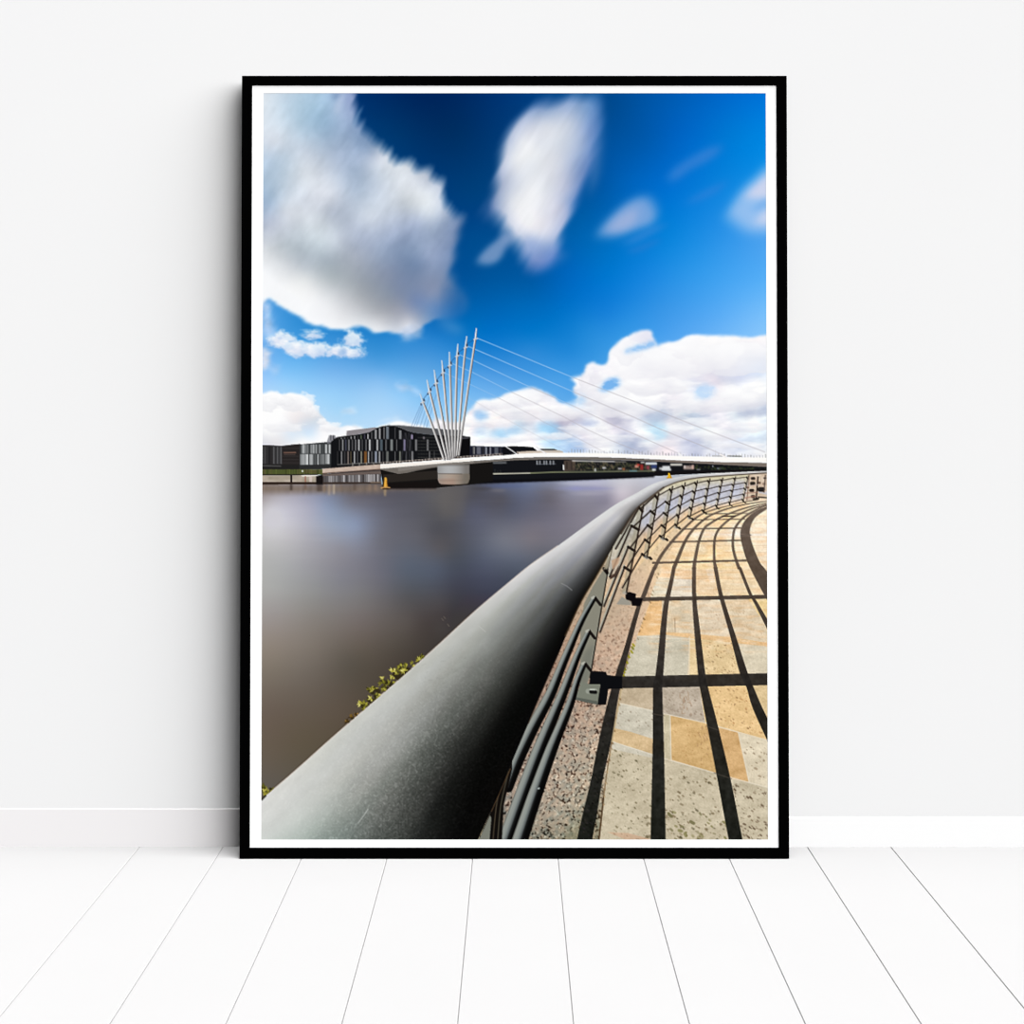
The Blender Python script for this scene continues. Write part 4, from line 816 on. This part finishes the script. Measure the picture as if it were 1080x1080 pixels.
for p, w_, c in (([(799.6, 505), (797.8, 527.6)], 1.6, (42, 34, 30)), ([(790.6, 503), (788, 529)], 1, (120, 96, 82)), ([(807.6, 503), (806, 521)], 1.2, (80, 66, 58)), ([(786, 522), (799, 521)], .9, (150, 110, 96)), ([(786, 514.6), (800, 513)], 1, (190, 170, 160)), ([(800, 526), (812, 527)], 1.2, (24, 18, 16)), ([(801, 521), (812, 523.5)], 1.4, (196, 196, 206)), ([(786, 527), (797, 525)], 1, (170, 122, 104)), ([(795, 528.4), (800, 527.6)], 2, (20, 14, 12))):
    line(p, w_, c, .9)
POSTS = [  # rail end, foot, and where the five bars meet each post
    ((646.7, 580), (624.7, 708), None), ((679, 534.5), (660.6, 627), [(676, 538), (668, 557.4), (664.6, 579.6), (660.6, 601), (656.5, 621.5)]), ((695, 522), (682.4, 589.5), [(693, 525.4), (688, 541.6), (685, 556.6), (682, 571.8), (679, 587)]),
    ((709.6, 514.8), (700, 570), [(708.4, 518.6), (703.6, 531.6), (701.7, 543.4), (699.4, 556.4), (697.6, 567.6)]), ((722.8, 511), (713.7, 558), [(721.4, 515), (719.2, 525), (717.2, 535.2), (715.6, 545.2), (713.8, 555.4)]),
    ((735.8, 508.8), (727.8, 548.4), [(734.4, 511.4), (731.9, 520.2), (730.6, 529), (728.9, 537.6), (727.2, 546.4)]), ((749, 507), (742.4, 542.4), [(748, 509.4), (746.6, 517.6), (745, 525.4), (743.6, 533), (742, 540.2)]),
    ((762.6, 506), (756, 537.6), [(761.8, 508.4), (760, 515), (758.4, 521.8), (757.2, 528.6), (756, 535)]), ((776, 504.8), (769.8, 534.6), [(775.4, 506.6), (773.3, 513), (771.8, 519.2), (770.6, 525.8), (770, 531.8)]), ((789.4, 503.8), (784, 531.2), [(788.8, 505.4), (787.2, 511.2), (786, 517.2), (785, 523.4), (784, 528.8)])]
first = [(646, 585), (640, 594), (636, 640), (634, 658), (631, 680)]
for i in range(1, len(POSTS)):
    t, f, lv = POSTS[i]; pv = POSTS[i - 1][2] or [(649.5, 580.5), (643, 610), (637, 641), (633, 668), None]
    s = max(.5, 1.15 - .09 * i)
    w = np.interp(t[0], (676, 709, 789), (2.6, 1.9, 1.25))
    # face of the post, lit greenish grey
    poly([t, (f[0], f[1]), (f[0] - 3.4 * s * 1.3, f[1] + .5), (t[0] - 3.6 * s * 1.5, t[1] + 2)], (158, 153, 132) if i < 4 else (190, 182, 156), .6)
    for k in range(5):
        if pv[k] is None:
            continue
        x0, y0 = pv[k]; x1, y1 = lv[k]
        x1 -= 1.6 * s; y1 -= 1.2 * s
        if i < 2:
            line([(x0 - 1, y0 - 1.4 * s), (x1 - .6, y1 - 1.4 * s)], w * .9, (176, 174, 160), .9)
        line([(x0, y0), (x1, y1)], w * (.66 if i > 2 else .8), (44, 35, 30), .92)
        hx = np.interp(lv[k][1] + 3 * s, (t[1], f[1]), (t[0], f[0]))
        line([(x1 - .4, y1 + .2), (hx, y1 + 4.2 * s)], w * 1.05, (26, 20, 16), .95)
    line([t, f], w * .72, (40, 30, 24), .95)
    a = s * 3.6
    poly([(f[0] - a * .4, f[1] - .3), (f[0] + a, f[1] - a * .3), (f[0] + a * 1.8, f[1] + a * .55), (f[0] + a * 1.2, f[1] + a * .9), (f[0] + .4 * a, f[1] + a * .25)], (30, 24, 20), .95)
    if i < 6:
        poly([(f[0] - a * 1.2, f[1] + a * .2), (f[0] - .3 * a, f[1] - .7 * a), (f[0] + a * .2, f[1] + a * .1), (f[0] + a * .8, f[1] + a * .7), (f[0] - a * .3, f[1] + a * .55)], (168, 166, 160), .55)
# dark foot of the second post
poly([(659.5, 629), (664, 626), (671, 628), (670, 633), (678, 633), (675, 641), (666.5, 640.5), (665.5, 635), (660, 634.5)], (14, 11, 14))
poly([(652, 636), (656, 631), (661, 634), (666, 637), (665, 640), (650, 639)], (150, 148, 138), .9)
poly([(648, 606.5), (651.5, 600), (653.5, 597), (649, 610), (643, 613), (644, 609)], (44, 26, 20), .8); poly([(645, 593), (654, 588.5), (652, 596), (646, 603)], (196, 160, 130), .8)

# ---- near post, base plate and the three round bars
poly([(635.5, 604), (641.4, 600), (640, 612), (634, 645), (628.5, 679), (623.4, 708), (619, 724), (607, 724), (612, 700), (612, 662), (616, 638), (626, 619)], (136, 134, 120))
blend(mask([(616, 690), (627, 680), (622, 712), (618, 724), (606, 724)], 0, 2) * .5, (104, 108, 100))
line([(641.2, 600), (639.8, 612), (634, 645), (628.5, 679), (623.6, 708), (622, 716)], 1.3, (16, 13, 11), .95)
line([(637, 601.5), (640.4, 606)], 3.4, (18, 14, 12), .95); line([(646, 579), (641.2, 601)], 1, (60, 50, 40), .9); poly([(646, 580), (641.4, 601), (636, 603), (641, 591)], (150, 142, 122), .75)
poly([(622.5, 714), (624, 709), (639, 710), (640, 713.4), (656, 715), (656, 727.6), (641.5, 728), (639, 744.6), (629.4, 744.6), (633, 723), (621, 724)], (13, 14, 17))
poly([(606.8, 739.2), (608.6, 732), (613, 720.8), (622, 723), (633, 723), (630, 744.2)], (122, 126, 113)); poly([(606.8, 736.6), (630.8, 741), (630, 744.6), (606.6, 739.4)], (92, 96, 88))
line([(620, 730.4), (627.4, 730)], 5.2, (150, 154, 142)); line([(623, 731), (628, 731.4)], 3.6, (18, 18, 18)); line([(622.6, 728.6), (626.6, 728.8)], 1.7, (184, 188, 178))
RAMP = [(0, 96, 98, 92), (.10, 150, 153, 146), (.30, 140, 146, 142), (.46, 96, 102, 102), (.56, 26, 27, 27), (.7, 8, 8, 8), (1, 10, 9, 8)]
line([(626.6, 632.6, 5.4), (613.4, 656, 6.6), (602, 681.6, 8), (592.4, 704, 9), (579.6, 735, 11), (561.6, 768.6, 13), (545.6, 802, 14), (535, 830, 13)], 0, None, 1, 4, ramp=RAMP)
line([(620.6, 668, 5.6), (609, 693, 7.4), (593.6, 732.6, 10), (571.6, 784.4, 13.6), (553.8, 830.7, 15.6), (535.6, 881, 17), (532, 893, 17)], 0, None, 1, 4, ramp=RAMP)
line([(616, 702, 5.4), (608.4, 720, 7), (600.4, 745.6, 9), (582, 790, 12.4), (564.6, 838, 15), (552, 875, 16.4), (546, 893, 17)], 0, None, 1, 4, ramp=RAMP)
for x, y in ((625.6, 631.8), (619.6, 667), (615.2, 701)):
    line([(x - 1, y + .5), (x + 1, y - .4)], 2.8, (178, 178, 166)); line([(x + 2.4, y + 1), (x + 7.6, y + 7.6)], 3, (20, 16, 14), .95)
line([(568.4, 832), (567.4, 832.6)], 1.4, (190, 200, 196))
# shaded corner where the next section starts
poly([(504, 889), (517.8, 855.5), (529, 831), (540, 803), (540, 812), (531, 850), (529, 889)], (16, 13, 11))
poly([(504.6, 887), (511, 873), (516.4, 860.4), (518, 863), (516, 887)], (122, 124, 114))
for p, c in (([(530.6, 822), (524, 846), (521, 872), (519.6, 887)], (66, 58, 46)), ([(536, 815), (528, 850), (524.6, 887)], (70, 66, 54)), ([(538, 812), (527, 836), (518, 856)], (74, 56, 38))):
    line(p, 1.3, c, .9, 4)

# ---- the handrail: a thick round painted tube
TUBE = [(280, 860, 217, 218, 214), (276, 885, 208, 211, 207), (300, 840, 208, 209, 205), (320, 820, 210, 211, 207), (350, 800, 200, 202, 198), (340, 850, 190, 194, 189), (370, 830, 162, 165, 160), (400, 800, 167, 168, 164), (420, 780, 166, 168, 164), (400, 840, 115, 120, 114), (430, 840, 76, 79, 75),
        (460, 850, 24, 25, 24), (450, 810, 76, 79, 75), (480, 820, 26, 27, 25), (430, 810, 106, 109, 104), (300, 886, 190, 198, 192), (330, 886, 156, 167, 160), (360, 886, 122, 132, 127), (400, 886, 80, 85, 81), (430, 886, 52, 55, 52), (450, 886, 32, 34, 32), (480, 886, 10, 10, 10), (505, 880, 9, 9, 8), (400, 750, 196, 197, 193),
        (430, 730, 191, 193, 189), (460, 740, 142, 144, 140), (450, 770, 126, 129, 124), (480, 760, 86, 89, 85), (500, 770, 36, 37, 35), (520, 780, 10, 10, 9), (530, 815, 10, 9, 8), (500, 840, 9, 9, 8), (460, 700, 187, 189, 185), (490, 700, 155, 158, 152), (500, 720, 110, 113, 108), (520, 730, 60, 62, 58),
        (540, 740, 15, 15, 14), (560, 745, 8, 8, 7), (500, 660, 187, 188, 184), (520, 680, 136, 139, 135), (540, 690, 85, 87, 84), (560, 700, 30, 30, 29), (580, 695, 9, 9, 8), (530, 635, 192, 193, 190), (550, 640, 140, 142, 142), (565, 655, 90, 92, 92), (585, 660, 35, 35, 36), (600, 655, 14, 13, 13),
        (560, 609, 192, 192, 194), (580, 615, 140, 142, 146), (595, 625, 85, 87, 90), (610, 625, 40, 40, 42), (621, 616, 26, 24, 22), (600, 582, 194, 194, 196), (615, 585, 150, 151, 158), (630, 585, 95, 96, 100), (640, 585, 46, 44, 42), (590, 592, 180, 181, 186), (640, 548, 217, 215, 215), (640, 560, 188, 187, 189),
        (652, 555, 130, 129, 130), (660, 553, 62, 58, 54), (620, 562, 207, 206, 206), (670, 527, 217, 216, 218), (673, 533, 140, 139, 140), (690, 516, 208, 207, 210), (692, 519, 150, 149, 150), (715, 507, 200, 200, 202), (760, 502, 206, 204, 204), (809, 499, 206, 204, 202)]
el = spline(EDGE_L, 5)
tube = np.vstack([el, er[::-1], [(500, 893), (268, 893)]])
m = mask(tube)
for q in ((335, 805, 205), (363, 820, 186), (381, 834, 162), (400, 847, 126), (418, 857, 94), (437, 868, 62), (455, 875, 30), (429, 718, 190), (447, 736, 158), (466, 751, 112), (485, 760, 84), (503, 770, 50), (522, 779, 14), (464, 691, 184), (478, 698, 164), (495, 705, 132), (512, 712, 102),
          (529, 718, 64), (546, 725, 25), (562, 728, 8), (555, 616, 176), (569, 624, 132), (579, 631, 100), (589, 637, 68), (598, 641, 34), (605, 643, 14)):
    TUBE.append((q[0], q[1], q[2], q[2] + 1, q[2] * .97))


def edgedist(pl, x, y):
    d = np.full(np.shape(x), 1e9)
    for (x0, y0), (x1, y1) in zip(pl[:-1], pl[1:]):
        dx, dy = x1 - x0, y1 - y0
        t = np.clip(((x - x0) * dx + (y - y0) * dy) / (dx * dx + dy * dy), 0, 1)
        d = np.minimum(d, np.hypot(x - x0 - t * dx, y - y0 - t * dy))
    return d


PL, PR = np.array([(200, 912)] + EDGE_L), np.array([(440, 1010), (470, 955)] + EDGE_R)
def across(x, y):
    a, b = edgedist(PL, x, y), edgedist(PR, x, y)
    return a / (a + b + 1e-6), ((x - 276) * .76 - (y - 886) * .65) / 420


ta = np.array([q for q in TUBE if q[1] > 522], float)
tt, ts = across(ta[:, 0], ta[:, 1])
PT = np.stack([tt, ts * .55], 1)
U = lambda r2: r2 * np.log(r2 + 1e-9)
K = U(((PT[:, None] - PT[None]) ** 2).sum(2)) + 4e-3 * np.eye(len(PT))
Q = np.hstack([np.ones((len(PT), 1)), PT]); n = len(PT)
A = np.zeros((n + 3, n + 3)); A[:n, :n] = K; A[:n, n:] = Q; A[n:, :n] = Q.T
WT = np.linalg.solve(A, np.vstack([ta[:, 2:] / 255, np.zeros((3, 3))]))
sl = box(272, 520, 700, 889)
sel = m[sl] > 0
gt, gs = across(GX[sl][sel], GY[sl][sel]); gs = gs * .55
o = WT[n] + gt[:, None] * WT[n + 1] + gs[:, None] * WT[n + 2]
for k in range(n):
    o += U((gt - PT[k, 0]) ** 2 + (gs - PT[k, 1]) ** 2)[:, None] * WT[k]
tc = field(TUBE, lam=.01)
sub = tc[sl]; wfar = np.clip((GY[sl][sel] - 530) / 20, 0, 1)[:, None]
sub[sel] = sub[sel] * (1 - wfar) + np.clip(o, .03, .85) * wfar
tc[sl] = sub
lum = tc.mean(-1)
grain = np.clip(1 - np.abs(lum - .36) * 2.0, 0.12, 1) * np.clip((GY - 640) / 140, 0.15, 1) * np.clip(1.25 - (GX - 300) / 320, .25, 1)
tc = tc + (((vnoise(1.5, 1.5, 201) - .5) * .10 + np.clip(vnoise(2.4, 1.6, 202, 50) - .62, 0, 1) * .30 - .02) * grain + (fbm(24, 8, 203, 42, 3) - .5) * .05 * (lum > .2))[..., None]
blend(m, np.clip(tc, 0, 1))
line(EDGE_L[1:12], 1.5, (232, 218, 206), .5, 4)
line([(q[0] - .9, q[1] - .8) for q in EDGE_L[1:9]], 1.0, (70, 58, 46), .5, 4)
line([(700, 516), (715, 510), (736, 505.8), (771, 503), (809, 500.6)], 1.5, (92, 82, 74), .9, 4); line([(655, 564.4), (671, 539.6), (683, 529), (700, 516)], 2.2, (58, 46, 38), .8, 4)
line([(641, 588), (628, 611), (613, 636), (596, 672)], 1.6, (70, 54, 34), .7, 4); line([(590, 688), (572, 729), (557, 764)], 1.2, (50, 36, 26), .6, 4)
line([(592, 617), (598, 620), (603, 624)], .8, (150, 150, 152), .7); line([(505, 662), (512, 668)], .7, (205, 205, 202), .5); line([(378, 868), (384, 860), (388, 854)], 1, (205, 208, 204), .6)
for k in range(34):
    x, y = 440 + 60 * r2.rand(), 695 + 40 * r2.rand()
    line([(x, y), (x + 6 * r2.rand(), y - 2 * r2.rand())], .8, (110, 112, 108), .14)
# leaves showing beyond the rail
LEAF = ((196, 190, 92), (150, 144, 50), (98, 96, 30), (218, 210, 130), (62, 58, 22), (34, 30, 14))
def sprig(x, y, r, q, tone):
    for k in range(7):
        a = -2.3 + 1.9 * q.randn() * .6; l = r * (.6 + .6 * q.rand())
        ex, ey = x + l * math.cos(a), y + l * math.sin(a)
        line([(x, y, .7), ((x + ex) / 2, (y + ey) / 2, 1.3), (ex, ey, .4)], 0, tone[q.randint(len(tone))], .95)


def leafage(spots, seed, tone):
    q = np.random.RandomState(seed)
    for x, y, r in spots:
        line([(x - r * .3, y, r * .8), (x + r * .7, y + r * .6, r * 1.2)], 0, (44, 38, 18), .8)
    for x, y, r in spots:
        for k in range(int(1.6 + r * .55)):
            sprig(x + r * .8 * q.randn() * .6, y + r * .6 * q.randn() * .6, 2 + 2.2 * q.rand(), q, tone[q.randint(len(tone) - 2):][:3])


keep = img.copy(); hold = m.copy()
G1 = ((218, 210, 128), (196, 190, 92), (168, 160, 62), (130, 126, 44), (84, 82, 28), (46, 40, 16))
leafage([(380, 743, 4), (386, 744, 4), (391, 739, 6), (390, 729, 4), (398, 735, 6), (396, 728, 4), (406, 727, 6), (404, 719, 4), (412, 722, 6), (418, 713, 6), (424, 709, 6), (421, 704, 3.5), (429, 706, 4), (415, 708, 3), (384, 749, 4), (400, 741, 4)], 21, G1)
leafage([(440, 698, 2.2), (446, 694, 2), (436, 703, 2.4)], 24, G1)
leafage([(366, 761, 2.2), (371, 758, 2.4), (375, 755, 1.8)], 25, ((190, 150, 80), (170, 130, 60), (120, 92, 40), (80, 60, 30), (60, 46, 24)))
leafage([(278, 834, 4), (281, 838, 4), (276, 830, 2.6), (285, 836, 2.4)], 27, G1)
for x, y in ((468, 652), (472, 660), (466, 654)):
    line([(x, y), (x + 1.5, y + 2)], 1, (110, 102, 92), .6)
img[:] = img * (1 - hold[..., None]) + keep * hold[..., None]
line([(276, 844), (280, 840)], 2, (20, 18, 8), .8)
img[:] = np.clip(img + .55 * (img - gauss(img, .75)), 0, 1)

# ---------------------------------------------------------------- the framed poster
M_FRAME = material('black_lacquer', (.0006, .0006, .0007), .5, .004)
M_MOUNT = material('white_card', (.93, .93, .93), .9)
M_BACK = material('brown_hardboard', (.22, .14, .08), .9, 0, .2, 40)
W, H, T = .740, 1.0577, .0363           # frame width, height, depth
LEAN = math.asin(.018 / H)
poster = bpy.data.objects.new('framed_poster', None)
COL.objects.link(poster)
poster.location = (-.0007, -.018, 0)
poster.rotation_euler = (-LEAN, 0, 0)
poster['label'] = 'tall black framed photo print of a footbridge and railing, leaning on the white wall'
poster['category'] = 'picture'

RW, RT, RB = .0137, .0129, .0143        # rail widths: sides, top, bottom


def rail(c_out, c_in):
    """one mitred length of moulding between two corners; c_out / c_in are (x, z) pairs"""
    bm = bmesh.new()
    (ax, az), (bx, bz) = c_out; (cx, cz), (dx, dz) = c_in
    e = .0006
    def mix(p, q, t):
        return (p[0] + (q[0] - p[0]) * t, p[1] + (q[1] - p[1]) * t)
    ends = []
    for o_, i_ in (((ax, az), (cx, cz)), ((bx, bz), (dx, dz))):
        L = math.hypot(i_[0] - o_[0], i_[1] - o_[1]); t = e / L
        ring = [(o_, 0), (o_, -T + e), (mix(o_, i_, t), -T), (mix(o_, i_, 1 - t), -T), (i_, -T + e), (i_, 0)]
        ends.append([bm.verts.new((p[0], y, p[1])) for p, y in ring])
    a, b = ends
    for k in range(6):
        bm.faces.new((a[k], a[(k + 1) % 6], b[(k + 1) % 6], b[k]))
    bm.faces.new(a); bm.faces.new(b[::-1])
    return bm


OUT = [(-W / 2, 0), (W / 2, 0), (W / 2, H), (-W / 2, H)]
INN = [(-W / 2 + RW, RB), (W / 2 - RW, RB), (W / 2 - RW, H - RT), (-W / 2 + RW, H - RT)]
for k in range(4):
    obj('frame_rail', rail((OUT[k], OUT[(k + 1) % 4]), (INN[k], INN[(k + 1) % 4])), M_FRAME, poster)

PX0, PX1, PZ0, PZ1 = -.3409, .3416, .0252, 1.0342      # printed area
bm = bmesh.new()                                        # white card margin round the print
fr, bk = -T + .0014, -T + .0020
oo = [(INN[k][0], INN[k][1]) for k in range(4)]
ii = [(PX0, PZ0), (PX1, PZ0), (PX1, PZ1), (PX0, PZ1)]
vo = [[bm.verts.new((x, y, z)) for x, z in oo] for y in (fr, bk)]
vi = [[bm.verts.new((x, y, z)) for x, z in ii] for y in (fr, bk)]
for k in range(4):
    n = (k + 1) % 4
    bm.faces.new((vo[0][k], vo[0][n], vi[0][n], vi[0][k])); bm.faces.new((vo[1][k], vi[1][k], vi[1][n], vo[1][n]))
    bm.faces.new((vi[0][k], vi[0][n], vi[1][n], vi[1][k])); bm.faces.new((vo[0][k], vo[1][k], vo[1][n], vo[0][n]))
obj('mount_border', bm, M_MOUNT, poster, label='white card border')

bm = bmesh.new(); slab(bm, INN[0][0], INN[1][0], -.008, -.005, INN[0][1], INN[2][1])
obj('backing_board', bm, M_BACK, poster, label='brown backing board')

# the print itself: one flat sheet whose ink is a colour attribute
INK = .87
NX, NZ = 700, 1035
u = np.linspace(0, 1, NX); v = np.linspace(0, 1, NZ)
UU, VV = np.meshgrid(u, v)                              # v runs down the sheet
co = np.stack([PX0 + (PX1 - PX0) * UU, np.full(UU.shape, -T + .00155), PZ1 + (PZ0 - PZ1) * VV], -1).reshape(-1, 3)
lx = 277.6 + (275.5 - 277.6) * VV; rx = 808.6 + (809.4 - 808.6) * VV
sx = np.clip((lx + (rx - lx) * UU - CX0) * CS - .5, 0, CW - 1.001); sy = np.clip((98.0 + (885.8 - 98.0) * VV - CY0) * CS - .5, 0, CH - 1.001)
i, j = sx.astype(int), sy.astype(int)
fx, fy = (sx - i)[..., None], (sy - j)[..., None]
ink = (img[j, i] * (1 - fx) + img[j, i + 1] * fx) * (1 - fy) + (img[j + 1, i] * (1 - fx) + img[j + 1, i + 1] * fx) * fy
lin = np.where(ink <= .04045, ink / 12.92, ((ink + .055) / 1.055) ** 2.4) * INK
rgba = np.ones((NX * NZ, 4), np.float32); rgba[:, :3] = lin.reshape(-1, 3)
q = (np.arange(NZ - 1)[:, None] * NX + np.arange(NX - 1)[None]).ravel()
quads = np.stack([q, q + NX, q + NX + 1, q + 1], -1).astype(np.int32)
me = bpy.data.meshes.new('photo_print')
me.vertices.add(len(co)); me.vertices.foreach_set('co', co.astype(np.float32).ravel())
me.loops.add(quads.size); me.loops.foreach_set('vertex_index', quads.ravel())
me.polygons.add(len(quads)); me.polygons.foreach_set('loop_start', np.arange(0, quads.size, 4, dtype=np.int32))
me.update(calc_edges=True)
ca = me.color_attributes.new('ink', 'FLOAT_COLOR', 'POINT')
ca.data.foreach_set('color', rgba.ravel())
mp = bpy.data.materials.new('printed_paper')
mp.use_nodes = True
nt = mp.node_tree
b = nt.nodes['Principled BSDF']
b.inputs['Roughness'].default_value = .9; b.inputs['Specular IOR Level'].default_value = 0
at = nt.nodes.new('ShaderNodeAttribute'); at.attribute_name = 'ink'
nt.links.new(at.outputs['Color'], b.inputs['Base Color'])
me.materials.append(mp)
pr = bpy.data.objects.new('photo_print', me)
COL.objects.link(pr)
pr.parent = poster
pr['label'] = 'colour photo print of a river, footbridge and curved railing under blue sky'
